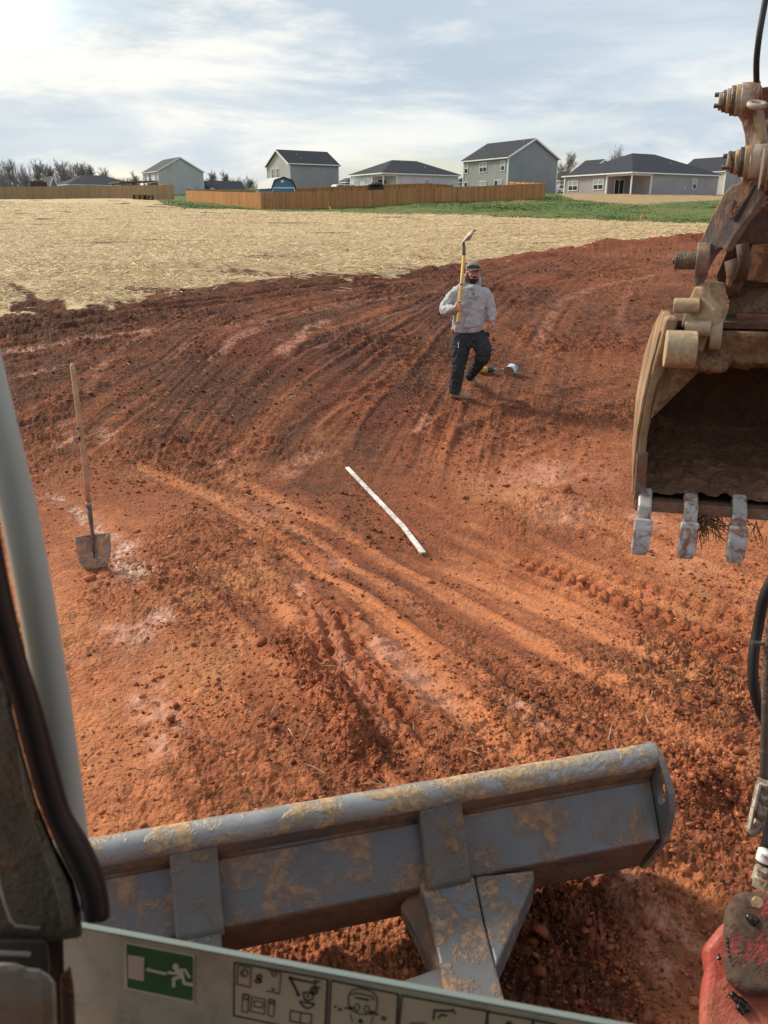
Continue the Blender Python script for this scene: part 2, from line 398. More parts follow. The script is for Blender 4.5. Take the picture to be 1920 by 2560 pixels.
def track_fields(x, y):
    F = {k: np.zeros_like(x) for k in ('smear', 'rut', 'clay', 'ridge', 'dry', 'moist', 'churn', 'wet_glint', 'dz')}
    for pts, w, kind, st in TR:
        g = np.array([tuple(G(*p))[:2] for p in pts])
        # refine the path a little so that it bends
        s = np.r_[0, np.cumsum(np.hypot(*np.diff(g, axis=0).T))]; ss = np.linspace(0, s[-1], max(4, len(g)*3))
        g = np.c_[np.interp(ss, s, g[:, 0]), np.interp(ss, s, g[:, 1])]
        for _ in range(2): g[1:-1] = .25*g[:-2]+.5*g[1:-1]+.25*g[2:]
        lo = g.min(0)-3*w; hi = g.max(0)+3*w
        idx = np.where((x > lo[0]) & (x < hi[0]) & (y > lo[1]) & (y < hi[1]))[0]
        if len(idx) == 0: continue
        X, Y = x[idx], y[idx]; bd = np.full(len(idx), 1e9); bs = np.zeros(len(idx)); acc = 0
        for i in range(len(g)-1):
            d = g[i+1]-g[i]; l2 = d@d
            if l2 < 1e-9: continue
            l = math.sqrt(l2); t = np.clip(((X-g[i, 0])*d[0]+(Y-g[i, 1])*d[1])/l2, 0, 1)
            rx = X-g[i, 0]-t*d[0]; ry = Y-g[i, 1]-t*d[1]; dd = np.hypot(rx, ry)
            sg = np.sign(d[0]*ry-d[1]*rx); m = dd < np.abs(bd); bd = np.where(m, dd*np.where(sg == 0, 1, sg), bd); bs = np.where(m, acc+t*l, bs); acc += l
        bd = bd + (fbm(X*3, Y*3, 5, 3)-.5)*w*.5
        q = np.abs(bd)/(w*.5); core = np.clip(1.25-q, 0, 1); core = core*core*(3-2*core)
        tot = max(acc, 1e-3); end = np.clip(np.minimum(bs, tot-bs)/(w*.9), 0, 1)
        rag = np.clip((fbm(X*8, Y*8, 11, 4, .65)-.38)*6, 0, 1)
        k = core*end*st
        lug = np.sin(bs*2*math.pi/.13 + np.sign(bd)*.9)
        if kind in ('smear', 'clay', 'wet_glint'): k = k*(.12+.88*rag)
        if kind == 'smear': k = k*(.40+.60*(lug > -.3))
        F[kind][idx] = np.maximum(F[kind][idx], k)
        rim = np.exp(-((q-1.25)/.28)**2)*end*st
        if kind in ('smear', 'wet_glint'): dz = -.016*k + .012*rim + .006*lug*k
        elif kind == 'rut': dz = -.028*k + .022*rim + .012*lug*k
        elif kind == 'ridge': dz = (.035*np.sin(bd*2*math.pi/(w*.30)) + .02*lug)*core*end*st + .03*rim
        elif kind == 'clay': dz = -.012*k + .006*(rag > .5)*k + .011*np.tanh(3*np.sin(bs*2*math.pi/.21+bd*5))*k
        elif kind == 'churn': dz = .02*core*end*st
        else: dz = -.012*k
        F['dz'][idx] += dz
    return F

def build_ground():
    us = np.r_[-8, -5, -3.2, -2.2, -1.6, np.linspace(-1.2, -.52, 18), np.linspace(-.5, .5, 690), np.linspace(.52, 1.2, 18), 1.6, 2.2, 3.2, 5, 8]
    vs = np.r_[np.linspace(math.log(1.5), math.log(26), 800), np.linspace(math.log(26), math.log(720), 190)[1:]]
    U, V = np.meshgrid(us, vs); Y = np.exp(V)-KY; X = U*(Y+KY); nx, ny = len(us), len(vs)
    x, y = X.ravel(), Y.ravel()
    z = gz(x, y); base = z.copy()
    dc = y*CP+(CZ-z)*SP; px = 960+FPX*x/dc; py = 1280-FPX*(y*SP+(z-CZ)*CP)/dc
    a = x/np.maximum(y, .6)
    Yb = np.interp(a, *B_STRAW); Yg = np.interp(a, *B_GRASS); Yg = np.where(a < B_GRASS[0][0], 116, Yg)
    jit = (fbm(x*1.0, y*1.0, 21, 4)-.5)*2.6*np.clip(y/18, .6, 2) + (fbm(x*6, y*6, 22, 3)-.5)*1.2
    straw = np.clip(((y+jit)-Yb)/.7+.5, 0, 1)
    # bare gully and thin places in the straw
    gul = np.exp(-(((px-95)/75)**4+((py-764)/17)**4)) + np.exp(-(((px-40-(py-715)*1.5)/26)**2+((py-722)/28)**2))
    thin = np.clip((fbm(x*.35, y*1.1, 31, 4)-.54)*7, 0, 1) + np.exp(-(((px-190)/110)**2+((py-686)/9)**2))*1.0 + np.exp(-(((px-170)/90)**2+((py-708)/7)**2))*.9 + np.exp(-(((px-420)/45)**2+((py-512)/4)**2))
    straw = straw*np.clip(1-gul*1.3, 0, 1)*(1-.72*np.clip(thin, 0, 1))
    grass = np.clip((y+(fbm(x*.2, y*.2, 41, 3)-.5)*7-Yg)/2.5+.5, 0, 1)
    bl = np.interp(px, [1380, 1410, 1440, 1500, 1560, 1640, 1720, 1790, 1900], [478, 492, 498, 505, 511, 509, 503, 499, 492])
    bare = np.clip((bl+ (fbm(x*.3, y*.3, 43, 3)-.5)*5 - py)/2+.5, 0, 1)*(px > 1380)*(y > 60)
    bare = np.maximum(bare, np.exp(-(((px-1290)/45)**2+((py-500)/5)**2))*.7*(y > 60))
    F = track_fields(x, y)
    dirt = (1-straw)*(1-grass)
    # soil tone
    num = np.zeros_like(x); den = np.zeros_like(x)
    pxc = np.clip(px, -300, 2300); pyc = np.clip(py, 600, 2900)
    for tx, ty, tv in TONES:
        w = 1/((((pxc-tx)**2+((pyc-ty)*1.2)**2)+80**2)**1.6); num += w*tv; den += w
    tone = num/den + (fbm(x*.9, y*.9, 51, 4)-.5)*.30 + (fbm(x*4, y*4, 52, 3)-.5)*.22
    tone = tone + .42*F['dry'] - .36*F['moist'] + .25*F['smear'] - .05*F['churn'] + .1*F['ridge']
    red = np.exp(-((y-Yb+1.0)/1.1)**2)*np.clip((a-.02)*6, 0, 1) + .8*F['ridge'] + .6*F['churn'] + np.clip((fbm(x*.5+9, y*.5, 57, 3)-.58)*5, 0, 1)*.5
    # relief
    far = np.clip((46-y)/16, 0, 1); fade = np.clip(1.5-y/22, .25, 1)
    smooth = np.clip(F['clay']+.6*F['wet_glint']+.5*F['smear'], 0, 1)
    rough = (1-.8*smooth)*(.22+.85*np.clip((fbm(x*.7, y*.7, 61, 3)-.44)*4, 0, 1)+1.3*F['churn']+.5*F['moist'])*np.where(y > 8.4, 1.25, 1.0)
    r = (fbm(x*.55, y*.55, 71, 3)-.5)*.10 + (fbm(x*2.2, y*2.2, 72, 3)-.5)*.05*rough
    midr = np.clip((y-8)/6, 0, 1)
    r = r + midr*((fbm(x*2.2, y*2.2, 73, 2)-.5)*.04 + ((fbm(x*7, y*7, 74, 2)-.5)*.04 + clodf(x*7.5, y*7.5, 85, .5)*.06)*np.clip(rough, .2, 1))
    cl = clodf(x*3.2, y*3.2, 81, .30)*.075*(.4+F['churn']) + clodf(x*8, y*8, 82, .5)*.045 + clodf(x*19, y*19, 83, .7)*.028*fade + clodf(x*34, y*34, 84, .8)*.026*fade + clodf(x*58, y*58, 86, .8)*.016*np.clip(1.6-y/5, 0, 1)
    streak = (vn(x*14+y*9, y*.9-x*1.2, 91)-.5)*.02*np.clip((px-1050)/200, 0, 1)*np.clip((1250-py)/150, 0, 1)
    g0_, g1_ = G(560, 1180), G(1750, 1880); dv_ = np.array([g1_.x-g0_.x, g1_.y-g0_.y]); dv_ /= np.hypot(*dv_)
    al_ = x*dv_[0]+y*dv_[1]; ac_ = -x*dv_[1]+y*dv_[0]+.25*np.sin(al_*.35)
    lane = np.clip((py-1180)/160, 0, 1)*np.clip((px-380+(py-1300)*.25)/300, 0, 1)
    sn1 = vn(ac_*9+fbm(x*1.5, y*1.5, 97, 2), al_*.45, 98)-.5; sn2 = vn(ac_*24, al_*.9, 99)-.5
    streak = streak + lane*((np.abs(sn1)*-2+.5)*.036+sn2*.022)*(1-.4*F['churn'])
    tone = tone + lane*(sn1*.45+sn2*.22)
    # fan of wheel passes sweeping round the bank
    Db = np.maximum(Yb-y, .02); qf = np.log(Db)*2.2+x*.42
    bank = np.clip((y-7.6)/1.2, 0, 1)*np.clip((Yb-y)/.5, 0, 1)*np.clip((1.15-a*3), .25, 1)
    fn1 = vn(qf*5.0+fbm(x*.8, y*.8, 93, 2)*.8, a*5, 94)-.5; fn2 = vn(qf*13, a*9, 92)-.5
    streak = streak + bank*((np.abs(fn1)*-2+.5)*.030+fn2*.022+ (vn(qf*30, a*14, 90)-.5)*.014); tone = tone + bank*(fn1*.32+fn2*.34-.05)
    rim = np.exp(-((y-Yb+.25)/.35)**2)*.09*fbm(x*2, y*2, 95, 3) + np.exp(-((y-Yb+1.1)/.8)**2)*.34*np.clip((a-.08)*8, 0, 1)*fbm(x*1.5, y*1.5, 96, 3)
    z = z + far*dirt*(r + cl*rough + F['dz'] + streak) + rim
    st = ((fbm(x*1.1, y*1.1, 101, 4)-.5)*.16 + (fbm(x*5, y*5, 102, 3)-.5)*.10)*np.clip(1.4-y/60, .2, 1)
    z = z + straw*(1-grass)*(.03+st) - .12*gul*(y < 40)
    z = z + grass*(fbm(x*.5, y*.5, 111, 4)-.5)*.35*(y > 30)
    me = bpy.data.meshes.new('ground')
    co = np.c_[x, y, z]
    i = np.arange((ny-1)*nx).reshape(ny-1, nx)[:, :-1].ravel()
    quads = np.c_[i, i+1, i+nx+1, i+nx]
    # plain sheet under and behind the machine
    n0 = len(co); bx = np.linspace(-60, 60, 25); by = np.linspace(-45, .7, 12); BX, BY = np.meshgrid(bx, by)
    co = np.r_[co, np.c_[BX.ravel(), BY.ravel(), np.full(BX.size, -.05)]]
    j = np.arange(11*25).reshape(11, 25)[:, :-1].ravel()+n0
    quads = np.r_[quads, np.c_[j, j+1, j+26, j+25]]
    nv, nq = len(co), len(quads)
    me.vertices.add(nv); me.vertices.foreach_set('co', co.astype(np.float32).ravel())
    me.loops.add(nq*4); me.loops.foreach_set('vertex_index', quads.astype(np.int32).ravel())
    me.polygons.add(nq); me.polygons.foreach_set('loop_start', np.arange(0, nq*4, 4, dtype=np.int32)); me.polygons.foreach_set('loop_total', np.full(nq, 4, dtype=np.int32))
    me.update(calc_edges=True); me.validate()
    def at_(name, arr):
        A = me.attributes.new(name, 'FLOAT', 'POINT'); A.data.foreach_set('value', np.r_[arr, np.full(nv-n0, .4 if name == 'tone' else 0)].astype(np.float32))
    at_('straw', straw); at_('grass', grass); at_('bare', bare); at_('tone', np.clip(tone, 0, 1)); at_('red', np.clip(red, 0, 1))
    at_('clay', np.clip(F['clay']+.9*F['smear'], 0, 1)); at_('wet_glint', np.clip(F['wet_glint']+.3*F['smear']+.38*F['clay'], 0, 1)); at_('crumb', np.clip(.16+.50*np.clip((fbm(x*.7, y*.7, 61, 3)-.42)*4, 0, 1)+.6*F['churn']+.4*F['moist']+.4*np.clip((y-8.5)/2, 0, 1)-.35*F['dry'], .12, 1)*(1-.85*smooth))
    me.shade_smooth()
    o = bpy.data.objects.new('ground', me); COL.objects.link(o); tag(o, kind='structure', label='red clay building site rising to a straw covered field', cat='ground'); me.materials.append(ground_mat())
    return o, dict(us=us, vs=vs, z=z.reshape(ny, nx), straw=straw.reshape(ny, nx), grass=grass.reshape(ny, nx), bare=bare.reshape(ny, nx), tone=np.clip(tone, 0, 1).reshape(ny, nx), smooth=smooth.reshape(ny, nx), churn=F['churn'].reshape(ny, nx), red=np.clip(red, 0, 1).reshape(ny, nx))
def ground_mat():
    m = MT('ground', .9, .25); p = m.pos()
    straw, grass, tone, red, clay, wet_glint, bare = [m.attr(k) for k in ('straw', 'grass', 'tone', 'red', 'clay', 'wet_glint', 'bare')]
    n1 = m.noise(p, 9, 6, .62); n2 = m.noise(p, 55, 5, .65); n3 = m.noise(p, 1.3, 4, .5)
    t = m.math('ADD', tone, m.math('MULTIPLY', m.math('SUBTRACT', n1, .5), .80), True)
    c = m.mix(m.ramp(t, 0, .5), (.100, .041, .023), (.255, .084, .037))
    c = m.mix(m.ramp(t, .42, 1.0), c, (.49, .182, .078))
    n5 = m.noise(p, .75, 4, .6, .6); c = m.mix(m.math('MULTIPLY', m.ramp(n5, .50, .68), m.ramp(t, .25, .6, 0, .55)), c, (.42, .20, .088))
    c = m.mix(m.math('MULTIPLY', red, .55), c, (.26, .055, .024))
    c = m.mix(m.math('MULTIPLY', clay, .88), c, m.mix(n3, (.40, .150, .084), (.52, .225, .132)))
    cells = []
    for sc_, lo_, hi_ in ((85, .55, 1.40), (34, .62, 1.34), (13, .74, 1.22)):
        vz = m.N.new('ShaderNodeTexVoronoi'); m.L.new(p, vz.inputs['Vector']); vz.inputs['Scale'].default_value = sc_; vz.inputs['Randomness'].default_value = 1.0
        sp3 = m.N.new('ShaderNodeSeparateColor'); m.L.new(vz.outputs['Color'], sp3.inputs[0]); cells.append((vz.outputs['Distance'], m.math('ADD', lo_, m.math('MULTIPLY', sp3.outputs[0], hi_-lo_))))
    crumb = m.attr('crumb')
    gran = m.math('MULTIPLY', m.math('MULTIPLY', cells[0][1], cells[1][1]), cells[2][1])
    c = m.scalec(c, m.fmix(crumb, 1.0, gran))
    n4 = m.noise(p, 19, 4, .7)
    c = m.mix(m.ramp(n4, .56, .74, 0, .30), c, (.45, .17, .08)); c = m.mix(m.ramp(n4, .44, .28, 0, .38), c, (.085, .026, .015))
    c = m.mix(m.ramp(n2, .62, .80, 0, .55), c, (.50, .205, .105))         # dry crumbs
    c = m.mix(m.ramp(n2, .42, .22, 0, .55), c, (.070, .022, .013))      # moist crumbs
    c = m.mix(m.math('MULTIPLY', m.ramp(m.noise(p, 26, 3, .6), .46, .58), m.math('MULTIPLY', wet_glint, .75)), c, (.56, .38, .29))  # pale sky glint painted into the colour of wet soil and clay
    # straw
    w = m.scale(p, (1.0, 1.0, .3))
    s1 = m.noise(m.scale(p, (7, 26, 7)), 1.0, 5, .7, 1.2); s2 = m.noise(p, 1.1, 4, .55); s3 = m.noise(m.scale(p, (.35, 1.1, 1)), 1.0, 4, .6)
    sc = m.mix(m.ramp(s1, .3, .7), (.40, .28, .145), (.74, .60, .37))
    sc = m.mix(m.ramp(s2, .50, .74, 0, .55), sc, (.33, .19, .085))
    sc = m.mix(m.ramp(s3, .52, .72, 0, .35), sc, (.30, .15, .08))
    cover = m.math('MULTIPLY', m.ramp(m.math('ADD', straw, m.math('MULTIPLY', m.math('SUBTRACT', s1, .5), .55)), .32, .55), 1.0)
    c = m.mix(cover, c, sc)
    # grass
    g1 = m.noise(m.scale(p, (1, 1, 1)), .9, 6, .65); g2 = m.noise(p, .18, 4, .6)
    gc = m.mix(m.ramp(g1, .32, .62), (.030, .066, .014), (.11, .165, .040))
    gc = m.mix(m.ramp(g2, .42, .66, 0, .75), gc, (.17, .165, .055))
    c = m.mix(m.ramp(m.math('ADD', grass, m.math('MULTIPLY', m.math('SUBTRACT', g1, .5), .9)), .40, .60), c, gc)
    c = m.mix(bare, c, m.mix(g1, (.28, .185, .095), (.46, .33, .18)))
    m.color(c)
    r = m.fmix(m.math('MULTIPLY', clay, .8), .92, .55); r = m.fmix(m.math('MULTIPLY', wet_glint, .8), r, .30); m.rough(r)
    m.set(m.b.inputs['Specular IOR Level'], m.fmix(wet_glint, .22, .6))
    dirtk = m.math('SUBTRACT', 1.0, m.math('MULTIPLY', clay, .6))
    h = m.math('MULTIPLY', m.math('ADD', m.math('MULTIPLY', m.noise(p, 38, 6, .7), .6), m.math('SUBTRACT', 1.2, m.math('ADD', m.math('MULTIPLY', cells[0][0], .55), m.math('MULTIPLY', cells[1][0], 1.0)))), dirtk)
    m.bump(m.math('MULTIPLY', h, m.math('ADD', .3, crumb)), .85, .020); m.bump(m.noise(p, 11, 5, .7), .5, .04); m.bump(s1, .35, .02)
    return m.m
ground, GD = build_ground()
def gh(x, y):
    """height of the finished ground (nearest grid sample)"""
    u = x/(y+KY); v = math.log(y+KY)
    i = int(np.clip(np.searchsorted(GD['us'], u), 1, len(GD['us'])-1)); j = int(np.clip(np.searchsorted(GD['vs'], v), 1, len(GD['vs'])-1))
    return float(GD['z'][j, i])
def gfield(x, y, k):
    u = x/(y+KY); v = np.log(y+KY)
    i = np.clip(np.searchsorted(GD['us'], u), 1, len(GD['us'])-1); j = np.clip(np.searchsorted(GD['vs'], v), 1, len(GD['vs'])-1)
    return GD[k][j, i]
def raw_mesh(name, co, faces, tone, mat, label, cat, kind='stuff', smooth=False):
    me = bpy.data.meshes.new(name); nq, k = faces.shape
    me.vertices.add(len(co)); me.vertices.foreach_set('co', co.astype(np.float32).ravel())
    me.loops.add(nq*k); me.loops.foreach_set('vertex_index', faces.astype(np.int32).ravel())
    me.polygons.add(nq); me.polygons.foreach_set('loop_start', np.arange(0, nq*k, k, dtype=np.int32)); me.polygons.foreach_set('loop_total', np.full(nq, k, dtype=np.int32))
    me.update(calc_edges=True)
    A = me.attributes.new('tone', 'FLOAT', 'FACE'); A.data.foreach_set('value', tone.astype(np.float32))
    if smooth: me.shade_smooth()
    o = bpy.data.objects.new(name, me); COL.objects.link(o); me.materials.append(mat); tag(o, label, cat, kind=kind); return o
# ---- clods of earth
def build_clods(n=40000):
    u = RNG.uniform(-.5, .5, n*3); v = RNG.uniform(math.log(2.2), math.log(33), n*3)
    y = np.exp(v)-KY; x = u*(y+KY)
    st = gfield(x, y, 'straw'); sm = gfield(x, y, 'smooth'); ch = gfield(x, y, 'churn'); tn = gfield(x, y, 'tone')
    patch = fbm(x*1.1, y*1.1, 201, 4)
    acc = (st < .3) & (RNG.uniform(size=len(x)) < np.clip((patch-.36)*3.2, .06, 1)*(1-.85*sm)*(.65+1.2*ch))
    idx = np.where(acc)[0][:n]; x, y, tn = x[idx], y[idx], tn[idx]; n = len(idx)
    s = np.exp(RNG.normal(-5.3, .5, n))*(1+.06*y); s = np.clip(s, .003, .05)
    big = RNG.uniform(size=n) < .006; s = np.where(big, s*2.2, s)
    z = gfield(x, y, 'z')
    bm = bmesh.new(); bmesh.ops.create_icosphere(bm, subdivisions=1, radius=1); bv = np.array([p.co[:] for p in bm.verts]); bf = np.array([[q.index for q in f.verts] for f in bm.faces]); bm.free()
    nb = len(bv)
    shp = bv[None]*RNG.uniform(.45, 1.35, (n, nb, 1)); shp = shp*RNG.uniform(.6, 1.2, (n, 1, 3))*np.array([1, 1, .75])
    a = RNG.uniform(0, 6.283, n); ca, sa = np.cos(a)[:, None], np.sin(a)[:, None]
    X = shp[..., 0]*ca-shp[..., 1]*sa; Yv = shp[..., 0]*sa+shp[..., 1]*ca
    co = np.stack([X*s[:, None]+x[:, None], Yv*s[:, None]+y[:, None], shp[..., 2]*s[:, None]+(z+s*.25)[:, None]], -1).reshape(-1, 3)
    fs = (bf[None]+(np.arange(n)*nb)[:, None, None]).reshape(-1, 3)
    t = np.repeat(np.clip(tn+RNG.normal(0, .2, n)+.03, 0, 1), len(bf))
    m = MT('clod', .9, .25); tt = m.attr('tone'); p = m.pos(); nn = m.noise(p, 60, 4, .6)
    c = m.mix(m.ramp(tt, 0, .5), (.095, .032, .018), (.28, .080, .034)); c = m.mix(m.ramp(tt, .45, 1), c, (.52, .19, .090))
    c = m.mix(m.ramp(nn, .35, .7, 0, .4), c, (.13, .045, .024)); m.color(c); m.bump(nn, .5, .008)
    raw_mesh('earth_clods', co, fs, t, m.m, 'loose crumbs and clods of red earth strewn over the site', 'soil', smooth=False)
build_clods()
# ---- straw
def build_straw(n=150000):
    v = RNG.uniform(math.log(14), math.log(95), n*2); y = np.exp(v)-KY; x = RNG.uniform(-.5, .5, n*2)*(y+KY)
    st = gfield(x, y, 'straw')*(1-gfield(x, y, 'grass'))
    acc = RNG.uniform(size=len(x)) < st*1.05-.12
    stray = (RNG.uniform(size=len(x)) < .010) & (st < .2) & (y < 30) & (gfield(x, y-1.2, 'straw')+gfield(x, y+1.2, 'straw') > .3)
    i = np.where(acc | stray)[0][:n]; x, y = x[i], y[i]; n = len(i); z = gfield(x, y, 'z')
    L = RNG.uniform(.07, .22, n)*(1+y/120); w = RNG.uniform(.0018, .0038, n)*(1+y/26)
    a = RNG.normal(0, .8, n)+np.where(RNG.uniform(size=n) < .5, 0, RNG.uniform(0, 3.14, n)); tilt = RNG.normal(0, .22, n)
    dx, dy, dz = np.cos(a)*L/2, np.sin(a)*L/2, np.sin(tilt)*L/2
    nx_, ny_ = -np.sin(a)*w, np.cos(a)*w
    zz = z+RNG.uniform(.0, .07, n)+np.abs(dz)*.6
    lift = RNG.uniform(-.5, .5, n)*w
    co = np.stack([np.c_[x-dx-nx_, y-dy-ny_, zz-dz-lift], np.c_[x+dx-nx_*.5, y+dy-ny_*.5, zz+dz-lift], np.c_[x+dx+nx_*.5, y+dy+ny_*.5, zz+dz+lift+w*.7], np.c_[x-dx+nx_, y-dy+ny_, zz-dz+lift+w*.7]], 1).reshape(-1, 3)
    fs = np.arange(n*4).reshape(-1, 4)
    m = MT('straw', .65, .3); t = m.attr('tone')
    c = m.mix(m.ramp(t, 0, .5), (.33, .215, .105), (.64, .49, .27)); c = m.mix(m.ramp(t, .5, 1), c, (.80, .67, .42)); m.color(c)
    raw_mesh('straw', co, fs, np.clip(RNG.normal(.5, .25, n)+(fbm(x*.4, y*.8, 5, 3)-.5)*.5, 0, 1), m.m, 'golden straw mulch spread over the seeded field', 'straw')
build_straw()
# ---- grass tufts
def build_grass(n=26000):
    v = RNG.uniform(math.log(55), math.log(128), n*3); y = np.exp(v)-KY; x = RNG.uniform(-.5, .5, n*3)*(y+KY)
    g = gfield(x, y, 'grass')*(1-gfield(x, y, 'bare'))
    pt = fbm(x*.16, y*.16, 301, 4)
    i = np.where((RNG.uniform(size=len(x)) < g*np.clip((pt-.38)*4, .05, 1)) & (y < 122))[0][:n]; x, y, pt = x[i], y[i], pt[i]; n = len(i); z = gfield(x, y, 'z')
    h = RNG.uniform(.02, .09, n)*(.6+pt); w = RNG.uniform(.03, .10, n); a = RNG.uniform(0, 6.28, n)
    lx, ly = RNG.normal(0, .06, n), RNG.normal(0, .06, n)
    co = np.stack([np.c_[x-np.cos(a)*w, y-np.sin(a)*w, z-.03], np.c_[x+np.cos(a)*w, y+np.sin(a)*w, z-.03], np.c_[x+lx, y+ly, z+h]], 1).reshape(-1, 3)
    m = MT('grass_blade', .7, .3); t = m.attr('tone')
    c = m.mix(m.ramp(t, 0, .5), (.040, .080, .018), (.10, .165, .040)); c = m.mix(m.ramp(t, .5, 1), c, (.24, .24, .09)); m.color(c)
    raw_mesh('grass', co, np.arange(n*3).reshape(-1, 3), np.clip(RNG.normal(.42, .2, n)-(pt-.5)*.8, 0, 1), m.m, 'patchy winter grass on the slope below the fences', 'grass')
build_grass()
# ================================================================== houses
def siding(name, col, lap=.125):
    m = MT(name, .75, .3); p = m.pos(); sep = m.N.new('ShaderNodeSeparateXYZ'); m.L.new(p, sep.inputs[0])
    fr = m.math('FRACT', m.math('DIVIDE', sep.outputs[2], lap))
    n = m.noise(p, .6, 4, .5); n2 = m.noise(m.scale(p, (1, 1, 9)), 1.4, 3, .5)
    c = m.mix(m.ramp(n, .3, .7), tuple(k*.93 for k in col), tuple(min(1, k*1.06) for k in col))
    c = m.mix(m.ramp(n2, .5, .75, 0, .12), c, tuple(k*.75 for k in col))
    m.color(c); m.bump(m.math('POWER', fr, 1.4), .9, .03); return m.m
def shingle(name, col):
    m = MT(name, .9, .2); p = m.pos(); n = m.noise(p, 3.0, 5, .7); n2 = m.noise(m.scale(p, (.7, .7, 6)), 1.0, 3, .5)
    c = m.mix(m.ramp(n, .3, .72), tuple(k*.72 for k in col), tuple(k*1.35 for k in col)); c = m.mix(m.ramp(n2, .4, .7, 0, .4), c, tuple(k*.7 for k in col))
    m.color(c); m.bump(n, .5, .03); return m.m
M_TRIM = plain('white_trim', (.74, .75, .75), .5, var=.05)
M_ROOF = shingle('charcoal_shingle', (.040, .045, .056)); M_ROOF2 = shingle('grey_shingle', (.075, .078, .085)); M_ROOFB = shingle('brown_shingle', (.10, .065, .05))
M_GREY = siding('grey_siding', (.36, .365, .36)); M_BLUEGREY_SHADE = siding('blue_grey_shade_siding', (.315, .335, .36)); M_MAUVE = siding('mauve_grey_siding', (.39, .37, .385)); M_WHITE = siding('white_siding', (.66, .67, .70)); M_PALE = siding('pale_grey_shade_siding', (.55, .54, .53)); M_LILAC_SHADE = siding('lilac_shade_siding', (.37, .355, .375)); M_STONE_LIT = siding('stone_lit_siding', (.50, .505, .48))  # stone siding holds sunlight in its colour; blue, lilac and pale hold shade
def glassy(name, col, rough=.12):
    m = MT(name, rough, .6); p = m.pos(); n = m.noise(p, 1.2, 3, .5); m.color(m.mix(n, tuple(c*.7 for c in col), tuple(c*1.2 for c in col))); return m.m
M_PANE = glassy('window_glass', (.035, .045, .052)); M_BLIND_REFLECT = glassy('blind_with_reflection', (.30, .40, .39), .3)  # pale blind with the teal reflection painted into its colour
M_DARK = plain('dark_plastic', (.02, .02, .022), .5); M_METAL = plain('pipe_metal', (.35, .35, .36), .4, metal=.7)
